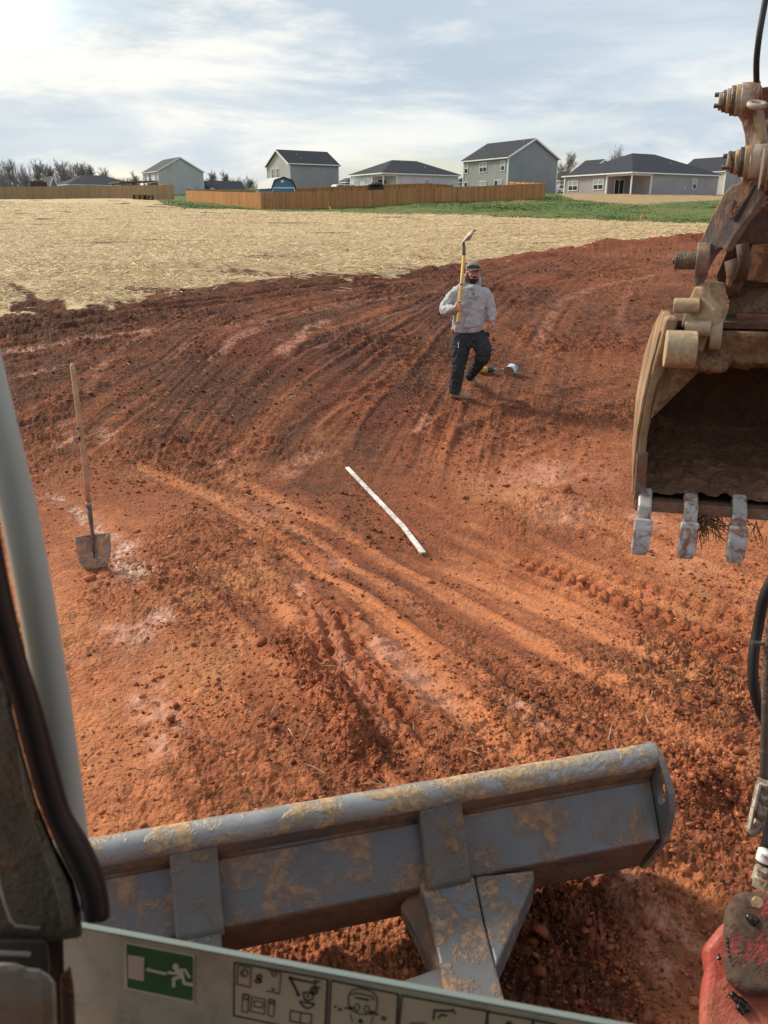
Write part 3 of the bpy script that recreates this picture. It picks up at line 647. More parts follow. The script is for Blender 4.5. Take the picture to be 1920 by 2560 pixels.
def house(key, roof, ridge_h, m_left, m_right, m_roof, label, windows=(), porch=None, name='house', corner_trim=True, over=.35, gable='right', vents=(), ridge_px=None):
    xc, yb, ye, eh, xl, xr, phi = HS[key]; C = house_corner(key); ph = math.radians(phi)
    e1 = Vector((math.cos(ph), math.sin(ph), 0)); e2 = Vector((-math.sin(ph), math.cos(ph), 0)); Z = Vector((0, 0, 1))
    def solve(px, d):
        k = (px-960)/FPX; return (k*depth_of(C)-C.x)/(d.x-k*d.y*CP)
    L2 = solve(xr, e1); L1 = solve(xl, e2); R = lambda a, b, z: C+e1*a+e2*b+Z*z
    root = thing(name, C, label, 'house')
    # walls, one mesh for each face
    rh = ridge_h
    if ridge_px:
        if roof == 'gable': a_, b_ = (L2/2, 0) if gable == 'right' else (0, L1/2)
        else: a_, b_ = (L1/2, L1/2) if L2 >= L1 else (L2/2, L2/2)
        q = R(a_, b_, 0); lo_, hi_ = 1.0, 30.0
        for _ in range(40):
            mm = (lo_+hi_)/2
            if proj(q+Z*mm)[1] > ridge_px: lo_ = mm
            else: hi_ = mm
        rh = mm
    def wall(pts, mat, lab=None):
        w = MB(); nrm = (Vector(pts[1])-Vector(pts[0])).cross(Vector(pts[-1])-Vector(pts[0])).normalized()
        w.plate(pts, -nrm*.12); o = w.build('wall', mat, root)
        if lab: o['label'] = lab
        return o
    g = gable if roof == 'gable' else None
    lo = -1.5
    pa, pb = (porch or (0, 0))          # open corner porch: extent along the right face and along the left face
    right = [R(pa, 0, lo), R(L2, 0, lo), R(L2, 0, eh)] + ([R(L2/2, 0, rh)] if g == 'right' else []) + [R(pa, 0, eh)]
    left = [R(0, L1, lo), R(0, pb, lo), R(0, pb, eh)] + ([R(0, L1/2, rh)] if g == 'left' else []) + [R(0, L1, eh)]
    back = [R(L2, L1, lo), R(0, L1, lo), R(0, L1, eh)] + ([R(L2/2, L1, rh)] if g == 'right' else []) + [R(L2, L1, eh)]
    far = [R(L2, 0, lo), R(L2, L1, lo), R(L2, L1, eh)] + ([R(L2, L1/2, rh)] if g == 'left' else []) + [R(L2, 0, eh)]
    wall(right, m_right); wall(left, m_left); wall(back, m_left); wall(far, m_right)
    if porch:
        wall([R(0, pb, lo), R(pa, pb, lo), R(pa, pb, eh), R(0, pb, eh)], m_right); wall([R(pa, pb, lo), R(pa, 0, lo), R(pa, 0, eh), R(pa, pb, eh)], m_left)
        b = MB(); t = .16
        b.frame(R(t/2, t/2, (eh-.35)/2-.2), e1, e2, Z, t, t, eh-.35+.4); b.build('porch_post', M_TRIM, root, bevel=.01)
        b = MB(); b.bar(R(0, .09, eh-.18), R(pa, .09, eh-.18), .16, .34); b.bar(R(.09, .18, eh-.18), R(.09, pb, eh-.18), .16, .34); b.build('porch_beam', M_TRIM, root)
        b = MB(); b.plate([R(0, 0, eh-.02), R(pa, 0, eh-.02), R(pa, pb, eh-.02), R(0, pb, eh-.02)], (0, 0, .02)); b.build('porch_ceiling', M_TRIM, root)
        b = MB(); b.plate([R(-.1, -.1, -.25), R(pa, -.1, -.25), R(pa, pb, -.25), R(-.1, pb, -.25)], (0, 0, .22)); b.build('porch_slab', plain('concrete', (.42, .40, .37), .9), root)
        s0 = pa*.40
        dr = MB(); c0 = R(s0+.9, pb-.03, 1.02)
        for zz, hh, ww, off in ((0, 2.1, .09, -.92), (0, 2.1, .09, .92), (0, 2.1, .07, 0), (1.02, .1, 1.9, 0), (-1.02, .1, 1.9, 0)):
            dr.frame(c0+Z*zz+e1*off, e1, e2, Z, ww, .09, hh)
        d = dr.build('patio_door', M_TRIM, root); pn = MB(); pn.frame(c0+e2*.02, e1, e2, Z, 1.78, .02, 2.0); pn.build('pane', M_PANE, d)
    # roof
    r = MB(); th = .16; o_ = over
    def slab(pts): r.plate([Vector(p) for p in pts], (0, 0, th))
    if roof == 'gable':
        sl = (rh-eh)/((L2 if g == 'right' else L1)/2); d = o_*sl
        if g == 'right':
            slab([R(-o_, -o_, eh-d), R(L2/2, -o_, rh), R(L2/2, L1+o_, rh), R(-o_, L1+o_, eh-d)]); slab([R(L2/2, -o_, rh), R(L2+o_, -o_, eh-d), R(L2+o_, L1+o_, eh-d), R(L2/2, L1+o_, rh)])
        else:
            slab([R(-o_, -o_, eh-d), R(-o_, L1/2, rh), R(L2+o_, L1/2, rh), R(L2+o_, -o_, eh-d)]); slab([R(-o_, L1/2, rh), R(-o_, L1+o_, eh-d), R(L2+o_, L1+o_, eh-d), R(L2+o_, L1/2, rh)])
    else:
        if L2 >= L1: q = L1/2; A, B = (q, L1/2), (L2-q, L1/2)
        else: q = L2/2; A, B = (L2/2, q), (L2/2, L1-q)
        c = [R(-o_, -o_, eh), R(L2+o_, -o_, eh), R(L2+o_, L1+o_, eh), R(-o_, L1+o_, eh)]; a, b = R(A[0], A[1], rh), R(B[0], B[1], rh)
        n0 = [p+Z*.14 for p in c]; lowv = c
        if L2 >= L1: fs = [(4, 5, 9, 8), (5, 6, 9), (6, 7, 8, 9), (7, 4, 8)]
        else: fs = [(4, 5, 8), (5, 6, 9, 8), (6, 7, 9), (7, 4, 8, 9)]
        r.add(lowv+n0+[a, b], fs+[(0, 1, 2, 3), (0, 4, 5, 1), (1, 5, 6, 2), (2, 6, 7, 3), (3, 7, 4, 0)])
    ro = r.build('roof', m_roof, root)
    for (fa, fz) in vents:
        v = MB()
        if roof == 'gable' and g == 'right': p = R(L2*.5*fz, L1*fa, eh+(rh-eh)*fz)
        elif roof == 'gable': p = R(L2*fa, L1*.5*fz, eh+(rh-eh)*fz)
        else: p = R(L2*fa, L1*.5*fz, eh+(rh-eh)*fz)
        v.tube([p, p+Z*.45], .055, 8); v.build('vent_pipe', M_METAL, ro)
    # trim: gutter along the eaves, rake boards, corner boards
    gt = MB()
    if roof == 'hip' or g == 'left': gt.bar(R(-o_, -o_-.06, eh-.02), R(L2+o_, -o_-.06, eh-.02), .12, .17)
    if roof == 'hip' or g == 'right': gt.bar(R(-o_-.06, -o_, eh-.02-(.35*(rh-eh)/(L2/2) if g == 'right' else 0)), R(-o_-.06, L1+o_, eh-.02-(.35*(rh-eh)/(L2/2) if g == 'right' else 0)), .12, .17)
    if gt.v: gt.build('gutter', M_TRIM, root)
    if roof == 'gable':
        k = MB(); sl = (rh-eh)/((L2 if g == 'right' else L1)/2); d = o_*sl
        if g == 'right':
            k.bar(R(-o_, -o_-.05, eh-d+.02), R(L2/2, -o_-.05, rh+.02), .06, .26); k.bar(R(L2/2, -o_-.05, rh+.02), R(L2+o_, -o_-.05, eh-d+.02), .06, .26)
        else:
            k.bar(R(-o_-.05, -o_, eh-d+.02), R(-o_-.05, L1/2, rh+.02), .06, .26); k.bar(R(-o_-.05, L1/2, rh+.02), R(-o_-.05, L1+o_, eh-d+.02), .06, .26)
        k.build('rake_board', M_TRIM, root)
    if corner_trim:
        spots = [(L2, 0), (0, L1)] + ([(0, 0)] if not porch else [(pa, 0), (0, pb)])
        for (a, b) in spots:
            q = MB(); q.frame(R(a, b, (eh-.1+lo)/2), e1, e2, Z, .19, .19, eh-.1-lo); q.build('corner_board', M_TRIM, root)
        q = MB(); q.tube([R(-.16, -.16, eh-.1), R(-.16, -.16, -1)], .045, 8); q.build('downspout', M_TRIM, root)
    # windows: face, centre as fraction, width, sill, head, panes across, blind with painted reflection
    for (face, fc, w, z0, z1, nx, blind) in windows:
        d, n, L, o0 = (e1, -e2, L2, C) if face == 'R' else (e2, -e1, L1, C)
        c = o0+d*(fc*L)+n*.05+Z*((z0+z1)/2); h = z1-z0; f = MB(); t = .085
        for s in (-1, 1):
            f.frame(c+d*s*(w/2), d, n, Z, t, .10, h+t); f.frame(c+Z*s*(h/2), d, n, Z, w-t, .10, t)
        f.frame(c, d, n, Z, w-t, .08, .06)
        for i in range(1, nx): f.frame(c+d*(-w/2+w*i/nx), d, n, Z, .08, .085, h-t)
        fo = f.build('window', M_TRIM, root)
        for i in range(nx):
            for s, mt in ((1, M_BLIND_REFLECT if blind else M_PANE), (-1, M_PANE)):
                p = MB(); p.frame(c+d*(-w/2+w*(i+.5)/nx)+Z*(s*h/4)-n*.02, d, n, Z, w/nx-.04, .03, h/2-.04); p.build('pane', mt, fo)
    return root, R, L1, L2, e1, e2
# grey two-storey with windows
HA = house('grey_two_storey', 'gable', 8.6, M_GREY, M_BLUEGREY_SHADE, M_ROOF, 'grey two storey house with dark gable roof behind the right end of the near fence',
 [('L', .93, .95, 3.55, 5.0, 1, 1), ('L', .54, 1.75, 3.55, 5.0, 2, 1), ('L', .105, .95, 3.55, 5.0, 1, 1), ('L', .93, .85, .7, 2.1, 1, 0), ('L', .54, 1.75, .75, 2.1, 2, 1)], vents=[(.82, .5), (.12, .8)], ridge_px=348)
def patio_slider(H, fc, w=1.7, z1=2.1):
    root, R, L1, L2, e1, e2 = H; Z = Vector((0, 0, 1)); c = R(-.05, L1*fc, z1/2+.05); f = MB()
    for s in (-1, 0, 1): f.frame(c+e2*s*w/2, e2, e1, Z, .09, .10, z1)
    for s in (-1, 1): f.frame(c+Z*s*z1/2, e2, e1, Z, w+.1, .10, .09)
    d = f.build('patio_door', M_TRIM, root)
    for s in (-1, 1):
        p = MB(); p.frame(c+e2*s*w/4, e2, e1, Z, w/2-.06, .03, z1-.06); p.build('pane', M_PANE if s > 0 else M_BLIND_REFLECT, d)
patio_slider(HA, .20)
HR = house('grey_ranch', 'hip', 5.0, M_MAUVE, M_MAUVE, M_ROOF, 'single storey grey house with hipped roof and white corner porch post on the right slope',
 [('L', .86, 1.9, .75, 2.05, 2, 1), ('L', .47, 1.9, .75, 2.05, 2, 1), ('R', .715, .85, .85, 2.2, 1, 1)], porch=(1.9*2.0, 4.6), vents=[(.60, .45)], ridge_px=383)
def meter(H, a, nm='hose_tap'):
    root, R, L1, L2, e1, e2 = H; b = MB(); b.frame(R(L2*a, -.08, .9), e1, e2, Vector((0, 0, 1)), .16, .1, .3); b.tube([R(L2*a, -.1, 1.05), R(L2*a+.1, -.2, 1.2)], .03, 6); b.build('utility_box', M_TRIM, root)
meter(HR, .60)
HW = house('white_ranch', 'hip', 4.9, M_WHITE, M_WHITE, M_ROOF, 'white single storey house with hipped charcoal roof and open corner porch behind the fence',
 [('L', .83, 1.5, .6, 2.0, 2, 1), ('L', .47, 1.5, .65, 2.05, 2, 1), ('R', .57, .9, .75, 2.05, 1, 1)], porch=(2.4, 3.0), vents=[(.64, .4)], ridge_px=400)
HP = house('plum_two_storey', 'gable', 8.5, M_STONE_LIT, M_LILAC_SHADE, M_ROOF, 'two storey lilac grey house with sunlit gable end standing behind the blue shed',
 [('L', .74, .8, 3.4, 5.0, 1, 0), ('L', .52, .8, 3.45, 5.05, 1, 0), ('L', .12, .8, .9, 2.3, 1, 0)], gable='left', vents=[(.30, .62), (.29, .30)], ridge_px=376)
HL = house('pale_two_storey', 'gable', 8.6, M_WHITE, M_PALE, M_ROOF2, 'pale two storey house with large blank gable wall and a wooden deck cover',
 [('L', .86, .9, 3.4, 5.0, 1, 0), ('L', .54, 1.6, 3.4, 5.0, 2, 0), ('L', .14, .9, 3.45, 5.1, 1, 0), ('L', .86, .9, .6, 2.1, 1, 0)], vents=[(.3, .75)], ridge_px=394)
HLR = house('left_ranch', 'hip', 5.3, M_WHITE, M_BLUEGREY_SHADE, M_ROOF, 'low house with wide dark hipped roof behind the left hand fence',
 [('L', .80, 1.2, .8, 2.1, 1, 0), ('L', .55, 1.2, .8, 2.1, 1, 0), ('R', .5, 1.5, 1.2, 2.0, 1, 1)], porch=(4.6, 3.0), vents=[(.62, .35)], ridge_px=437)
HRT = house('right_two_storey', 'gable', 9.0, M_STONE_LIT, M_BLUEGREY_SHADE, M_ROOF, 'two storey house half hidden by the digger arm at the right edge',
 [('L', .40, 1.0, 3.5, 4.9, 1, 0), ('L', .40, 1.0, .3, 2.0, 1, 1)])
HF = house('far_dark_roof', 'gable', 6.0, M_WHITE, M_GREY, M_ROOF, 'far house showing only a long dark roof with small white front gable', gable='left', corner_trim=False, ridge_px=453)
def front_gable(H, a, w, h, z0, proj_=2.4):
    root, R, L1, L2, e1, e2 = H; b = MB(); p = [R(a-w/2, -proj_, z0-2.4), R(a+w/2, -proj_, z0-2.4), R(a+w/2, -proj_, z0), R(a, -proj_, z0+h), R(a-w/2, -proj_, z0)]
    b.plate(p, e2*(proj_+1.5)); b.build('front_gable', M_WHITE, root)
    r = MB(); o = .3
    for s in (-1, 1): r.plate([R(a, -proj_-o, z0+h+.05), R(a+s*(w/2+o), -proj_-o, z0-.25), R(a+s*(w/2+o), 1.5, z0-.25), R(a, 1.5, z0+h+.05)], (0, 0, .15))
    r.build('gable_roof', M_ROOF, root)
front_gable(HF, HF[3]*.12, 4.6, 2.0, 1.4)
HG = house('far_gable_house', 'gable', 5.8, M_WHITE, M_WHITE, M_ROOF, 'white gabled house peeping over the left roof slope of the grey ranch', gable='right', corner_trim=False)
HPH = house('far_porch_house', 'hip', 4.6, M_WHITE, M_GREY, M_ROOF, 'far house with pale porch seen in the gap beside the bare tree', [('L', .5, 1.4, .6, 2.0, 1, 0), ('R', .3, 1.4, .6, 2.0, 1, 0)], corner_trim=True)
HFG = house('far_grey_house', 'hip', 3.6, M_GREY, M_GREY, M_ROOF2, 'far low grey house seen behind the parked white vehicle', corner_trim=False)
HFN = house('far_navy_house', 'hip', 4.0, M_GREY, M_BLUEGREY_SHADE, M_ROOF, 'far dark roofed house in the gap left of the grey two storey house', [('R', .3, 1.2, .6, 1.9, 1, 0)], corner_trim=False)
HFB = house('far_blue_gable', 'gable', 5.4, M_BLUEGREY_SHADE, M_BLUEGREY_SHADE, M_ROOF2, 'far blue grey gabled house left of the low dark roofed house', corner_trim=True)
# covered deck beside the pale two-storey
def deck():
    root, R, L1, L2, e1, e2 = HL; m = plain('weathered_timber', (.20, .135, .095), .85)
    t = thing('deck_cover', R(-5, L1*.6, 0), 'brown timber deck cover on posts beside the pale two storey house', 'deck')
    for a in (-8.5, -6.2, -3.5, -.8):
        for b in (.04, .75):
            p = MB(); p.frame(R(a, L1*b, 1.2), e1, e2, (0, 0, 1), .2, .2, 3.2); p.build('post', m, t)
    r = MB(); r.plate([R(-9.5, -.3, 2.7), R(-.2, -.3, 3.15), R(-.2, L1*.8, 3.15), R(-9.5, L1*.8, 2.7)], (0, 0, .22)); r.build('cover', m, t)
    f = MB(); f.plate([R(-9.3, -.2, .9), R(-.2, -.2, .9), R(-.2, L1*.8, .9), R(-9.3, L1*.8, .9)], (0, 0, .14)); f.build('deck_floor', m, t)
deck()
# brown roofed little building at far left
def small_shed():
    C = at(100, 484, 190); t = thing('small_shed', C, 'small brown roofed shed beyond the left fence near bare trees', 'shed'); d = 1.5
    b = MB(); b.box(C+Vector((0, 0, .8)), (2*d*.8, 3, 3.2)); b.build('wall', M_ROOFB, t)
    r = MB(); r.plate([C+Vector((-d, -1.4, 1.9*.6)), C+Vector((d, -1.4, 1.9*.6)), C+Vector((d*.65, 0, 3.4*.75)), C+Vector((-d*.65, 0, 3.4*.75))], (0, 0, .15)); r.plate([C+Vector((-d*.65, 0, 3.4*.75)), C+Vector((d*.65, 0, 3.4*.75)), C+Vector((d, 1.4, 1.9*.6)), C+Vector((-d, 1.4, 1.9*.6))], (0, 0, .15)); r.build('roof', M_ROOFB, t)
small_shed()
# blue barn shed with gambrel roof
def barn():
    Y = 112; C = at(682, 508, Y); s = depth_of(C)/FPX; ph = math.radians(14); e1 = Vector((math.cos(ph), math.sin(ph), 0)); e2 = Vector((-math.sin(ph)*1, math.cos(ph), 0)); Z = Vector((0, 0, 1))
    w = (736-682)*s/math.cos(ph); zpx = lambda y: (508-y)*s
    # side runs back to the left
    e2 = Vector((-.62, .785, 0)); L = 3.3
    t = thing('garden_shed', C, 'blue gambrel roofed garden shed standing between the two fences', 'shed')
    R = lambda a, b, z: C+e1*a+e2*b+Z*z
    blue = siding('blue_board_shade', (.115, .215, .335), .3); lit_blue = siding('blue_board_lit', (.21, .31, .42), .3)  # same boards: front coloured darker as shaded, sides paler as lit
    zw, zk, zt = zpx(473), zpx(456), zpx(450); zb = zpx(475)
    prof = [(-.02*w, zpx(474)), (.10*w, zpx(456)), (.5*w, zpx(449)), (.88*w, zpx(456)), (1.0*w, zpx(474))]
    b = MB(); b.plate([R(0, 0, -.3), R(w, 0, -.3)] + [R(a, 0, z) for a, z in reversed(prof)], e2*.1); b.build('front_wall', blue, t)
    b = MB(); b.plate([R(0, .01, -.3), R(0, L, -.3), R(0, L, zpx(474)), R(0, .01, zpx(474))], e1*.1); b.build('side_wall', lit_blue, t)
    b = MB(); b.plate([R(w, .01, -.3), R(w, L, -.3), R(w, L, zpx(474)), R(w, .01, zpx(474))], -e1*.1); b.build('side_wall', lit_blue, t)
    r = MB(); pr = [(-.05*w, zpx(475)), (.09*w, zpx(455.5)), (.5*w, zpx(448)), (.89*w, zpx(455.5)), (1.05*w, zpx(475))]
    for i in range(4):
        (a0, z0), (a1, z1) = pr[i], pr[i+1]; r.plate([R(a0, -.12, z0), R(a1, -.12, z1), R(a1, L+.1, z1), R(a0, L+.1, z0)], (0, 0, .06))
    ro = r.build('roof', plain('silver_roofing', (.46, .47, .50), .5, var=.2), t)
    k = MB()
    for i in range(4):
        (a0, z0), (a1, z1) = pr[i], pr[i+1]; k.bar(R(a0, -.15, z0+.03), R(a1, -.15, z1+.03), .05, .16)
    k.bar(R(pr[0][0], -.1, pr[0][1]), R(pr[0][0], L+.1, pr[0][1]), .08, .16); k.build('roof_edge', M_DARK, ro)
    tr = MB(); tr.bar(R(0, -.03, zpx(472)), R(w, -.03, zpx(472)), .05, .13)
    for a in (.015*w, .985*w): tr.bar(R(a, -.03, -.3), R(a, -.03, zpx(472)), .13, .05, up=e1)
    tr.build('trim', M_TRIM, t)
    v = MB(); v.frame(R(.46*w, -.04, zpx(457)), e1, e2, Z, .36, .05, .26); v.build('vent', M_TRIM, t)
barn()
# ================================================================== fences
def fence_mat(name, lo, hi):
    m = MT(name, .8, .2); t = m.attr('tone'); p = m.pos(); n = m.noise(m.scale(p, (9, 9, 1)), 1.0, 4, .6)
    c = m.mix(t, lo, hi); c = m.mix(m.ramp(n, .35, .75, 0, .45), c, tuple(k*.62 for k in lo)); m.color(c); return m.m
M_CEDAR = fence_mat('cedar_board', (.34, .155, .062), (.53, .27, .125)); M_CEDAR2 = fence_mat('tan_board', (.36, .225, .12), (.50, .335, .19)); M_BRIGHT = fence_mat('fresh_cedar_board', (.46, .20, .072), (.64, .33, .135))
def fence(name, pts, mat, label, back=False, h=1.83, pitch=.145, group=None):
    """pts: (px, base y, distance) corners; panels of dog-eared pickets between posts"""
    C = [at(*p) for p in pts]; root = thing(name, C[0], label, 'fence', group)
    for A, B in zip(C[:-1], C[1:]):
        L = (B-A).length; n = max(1, round(L/2.44)); d = (B-A)/n; dh = Vector((d.x, d.y, 0)).normalized(); nr = Vector((dh.y, -dh.x, 0))
        if nr.y > 0: nr = -nr                      # towards the site
        face = -1 if back else 1                   # pickets on the near side, or rails and posts on the near side
        for i in range(n):
            a = A+d*i; m = MB(); k = max(1, round(d.length/pitch))
            for j in range(k):
                c = a+d*((j+.5)/k)+nr*(face*.04); ww = d.length/k-.006; hh = h+random.uniform(-.018, .018); tn = min(1, max(0, random.gauss(.5, .24)))
                q = [c-dh*ww/2-Vector((0, 0, .15)), c+dh*ww/2-Vector((0, 0, .15)), c+dh*ww/2+Vector((0, 0, hh-.03)), c+dh*(ww/2-.03)+Vector((0, 0, hh)), c-dh*(ww/2-.03)+Vector((0, 0, hh)), c-dh*ww/2+Vector((0, 0, hh-.03))]
                m.plate(q, nr*.02, tn)
            o = m.build('picket_panel', mat, root); o['kind'] = 'stuff'
            for z in (.3, 1.0, 1.66):
                r = MB(); r.bar(a-nr*face*.02+Vector((0, 0, z)), a+d-nr*face*.02+Vector((0, 0, z)), .04, .09); r.build('rail', mat, root)
        for i in range(n+1):
            p = MB(); c = A+d*i-nr*face*.07; p.frame(c+Vector((0, 0, h/2+(.05 if back else -.08))), dh, nr, (0, 0, 1), .10, .10, h+.1); p.build('post', mat, root)
    return root
fence('wooden_fence', [(468, 512, 119), (560, 518, 110), (654, 523, 103.5)], M_BRIGHT, 'bright orange board fence run on the left, side return of the near fence')
fence('wooden_fence', [(655, 523, 103.4), (780, 521, 104), (900, 517.5, 105), (1040, 511, 106.5), (1200, 505, 107.5), (1361, 497.5, 108.5)], M_CEDAR, 'long cedar board fence crossing the middle distance in front of the white house')
fence('wooden_fence', [(738, 507, 118), (880, 500, 121), (1000, 494.5, 124), (1075, 492, 127), (1130, 495, 133)], M_CEDAR, 'rear run of cedar fence with posts facing us, behind the blue shed and white house', back=True)
fence('wooden_fence', [(1270, 489, 124), (1300, 492, 120), (1361, 498, 109)], M_BRIGHT, 'short orange fence run climbing to the corner of the grey two storey house', back=True)
fence('wooden_fence', [(490, 505, 137), (640, 505, 137)], M_CEDAR2, 'thin far fence run seen just over the bright left fence, left of the shed', back=True)
fence('wooden_fence', [(-120, 504, 124), (0, 502, 124), (150, 500.5, 124), (300, 499, 124), (434, 496, 124)], M_CEDAR2, 'long tan board fence along the far left edge of the straw field')
fence('wooden_fence', [(402, 490, 150), (434, 496, 124.5)], M_BRIGHT, 'short fence return joining the left fence to the pale house')
# ================================================================== trees
def bare_tree(base, h, spread, seed, label, group, cm, levels=4, name='bare_tree', rk=1.0):
    rnd = random.Random(seed); tr = MB(); br = MB(); tw = MB()
    def limb(p, d, L, r, lev):
        n = (4, 3, 2, 2, 1)[lev]; path = [p]; rad = [r]; dd = d.copy()
        for i in range(n):
            dd = (dd+Vector((rnd.gauss(0, .12), rnd.gauss(0, .12), rnd.gauss(.04, .06)))).normalized(); path.append(path[-1]+dd*L/n); rad.append(r*(1-.5*(i+1)/n))
        (tr if lev == 0 else br if lev < 3 else tw).tube(path, rad, 6 if lev == 0 else 4 if lev < 2 else 3, cap=False)
        if lev < levels:
            m = {0: 11, 1: 6, 2: 5, 3: 4}[lev] if lev < 4 else 0
            for i in range(m):
                f = rnd.uniform(.3 if lev == 0 else .2, 1); q = min(n-1, int(f*n)); s = path[q].lerp(path[q+1], f*n-q)
                ang = rnd.uniform(0, 6.28); t = rnd.uniform(.22, .62)*spread
                a = dd.orthogonal().normalized(); b = dd.cross(a); nd = (dd*math.cos(t)+(a*math.cos(ang)+b*math.sin(ang))*math.sin(t)); nd.z = abs(nd.z)*.6+nd.z*.4+.12; nd.normalize()
                limb(s, nd, L*rnd.uniform(.45, .70), max(rad[q]*.5, .018*rk), lev+1)
    limb(Vector(base)-Vector((0, 0, .3)), Vector((rnd.gauss(0, .05), rnd.gauss(0, .05), 1)).normalized(), h*.56, h*.014*rk, 0)
    root = thing(name, base, label, 'tree', group)
    tr.build('trunk', cm, root, smooth=True); br.build('branches', cm, root, smooth=True); c = tw.build('twigs', cm, root); return root
M_BARK = plain('hazy_grey_bark', (.29, .26, .245), .95, var=.25)  # bark lightened so its colour carries the distance haze
M_BARK2 = plain('hazy_dim_bark', (.27, .25, .245), .95, var=.25)  # also lightened to look faint through haze
TREES = [(-20, 418, 263, 'leafless tree at the far left edge, partly out of the picture'), (36, 415, 263, 'tall leafless tree with rounded crown at far left'), (66, 440, 270, 'small leafless tree between the two rounded crowns at far left'), (96, 417, 263, 'second tall leafless tree with rounded crown from the left'), (126, 424, 263, 'narrow leafless tree standing right of the second rounded crown'),
 (153, 415, 258, 'tall thin leafless tree above the left end of the dark hipped roof'), (172, 436, 266, 'low dark leafless tree just behind the dark hipped roof left end'), (204, 420, 258, 'leafless tree rising behind the ridge of the dark hipped roof'), (222, 424, 263, 'thin leafless tree right of the one rising behind the ridge'), (250, 428, 273, 'faint leafless tree behind the middle of the dark hipped roof'), (340, 440, 248, 'leafless tree between the dark hipped roof and the pale house')]
for i, (px, top, Y, lab) in enumerate(TREES):
    b = at(px, 482, Y); h = (482-top)*depth_of(b)/FPX; bare_tree(b, h*1.12, 1.0, 40+i, lab, 'bare trees on the left horizon', M_BARK, 4, rk=1.5)
for i, (px, top, Y, lab) in enumerate([(535, 438, 240, 'small leafless tree behind the far dark roof, left one'), (562, 440, 240, 'small leafless tree behind the far dark roof, right one'), (626, 452, 230, 'faint small leafless tree left of the blue shed')]):
    b = at(px, 478, Y); h = (478-top)*depth_of(b)/FPX; bare_tree(b, h*1.12, 1.0, 70+i, lab, 'bare trees behind the far dark roof', M_BARK2, 4, rk=1.6)
b = at(1415, 480, 190); bare_tree(b, (480-392)*depth_of(b)/FPX*1.12, 1.25, 90, 'spreading leafless tree between the two grey houses on the right', None, M_BARK, 4, rk=1.3)
b = at(1535, 470, 210); bare_tree(b, (470-384)*depth_of(b)/FPX*1.05, 1.0, 93, 'leafless treetop just showing over the grey ranch roof', None, M_BARK2, 4, rk=.7)
# low wood on the horizon, a mass of thin stems
def brush():
    b = MB(); rnd = random.Random(5)
    for i in range(1500):
        px = rnd.uniform(-90, 350) if i < 1250 else rnd.uniform(500, 640); Y = rnd.uniform(262, 300); p = at(px, 483, Y); h = rnd.uniform(2.0, 7.6)*(1.15 if px < 240 else .6); q = p+Vector((rnd.gauss(0, .5), rnd.gauss(0, .5), h))
        b.tube([p, (p+q)/2+Vector((rnd.gauss(0, .15), 0, 0)), q], [.11, .07, .02], 3, cap=False)
        for k in range(5):
            s = p.lerp(q, rnd.uniform(.3, .95)); e = s+Vector((rnd.gauss(0, .6), rnd.gauss(0, .5), rnd.uniform(.4, 1.8))); b.tube([s, e], [.05, .015], 3, cap=False)
    o = b.build('brushwood', M_BARK2); tag(o, 'dark tangle of brush along the left horizon', 'brush', kind='stuff')
brush()
# ================================================================== vehicles and yard things, far away
def vehicle(C, heading, L, w, hb, ht, body, label, name='parked_car', suv=True):
    h = math.radians(heading); e1 = Vector((math.cos(h), math.sin(h), 0)); e2 = Vector((-math.sin(h), math.cos(h), 0)); Z = Vector((0, 0, 1)); t = thing(name, C, label, 'car')
    R = lambda a, b, z: C+e1*a+e2*b+Z*z
    pr = [(-L/2, .35), (L/2, .35), (L/2, hb*.85), (L*.30, hb), (L*.16, ht), (-L*.40 if suv else -L*.22, ht), (-L*.49 if suv else -L*.4, hb), (-L/2, hb*.9)]
    m = MB(); m.plate([R(a, -w/2, z) for a, z in pr], e2*w); m.build('body', body, t, bevel=.06)
    for s in (-1, 1):
        for (a0, a1) in ((-.36*L, -.14*L), (-.12*L, .04*L), (.06*L, .22*L)):
            g = MB(); k = .10; g.plate([R(a0, s*(w/2+.012), hb+.05), R(a1, s*(w/2+.012), hb+.05), R(a1-(k if a1 > .2*L else 0)*2, s*(w/2+.012), ht-.1), R(a0+.05, s*(w/2+.012), ht-.1)], e2*s*.02); g.build('side_window', M_PANE, t)
        for a in (-.32*L, .32*L):
            wl = MB(); wl.tube([R(a, s*(w/2-.18), .34), R(a, s*(w/2+.03), .34)], .34, 16); ww = wl.build('wheel', M_DARK, t); hb_ = MB(); hb_.tube([R(a, s*(w/2+.03), .34), R(a, s*(w/2+.045), .34)], .2, 12); hb_.build('hub_cap', M_METAL, ww)
    g = MB(); g.plate([R(L*.30, -w*.42, hb+.02), R(L*.30, w*.42, hb+.02), R(L*.165, w*.38, ht-.08), R(L*.165, -w*.38, ht-.08)], e1*.03+Z*.015); g.build('windscreen', M_PANE, t)
M_WPAINT = plain('white_car_paint', (.78, .79, .80), .25, var=.03)
C = at(866, 496, 135); vehicle(C, 25, 4.9, 1.95, 1.15, 1.95, M_WPAINT, 'white sport utility car roof showing over the fence by the white house')
C = at(1402, 486, 152); vehicle(C, 40, 4.6, 1.85, .95, 1.5, M_WPAINT, 'white car parked in the gap between the two grey houses on the right', suv=False)
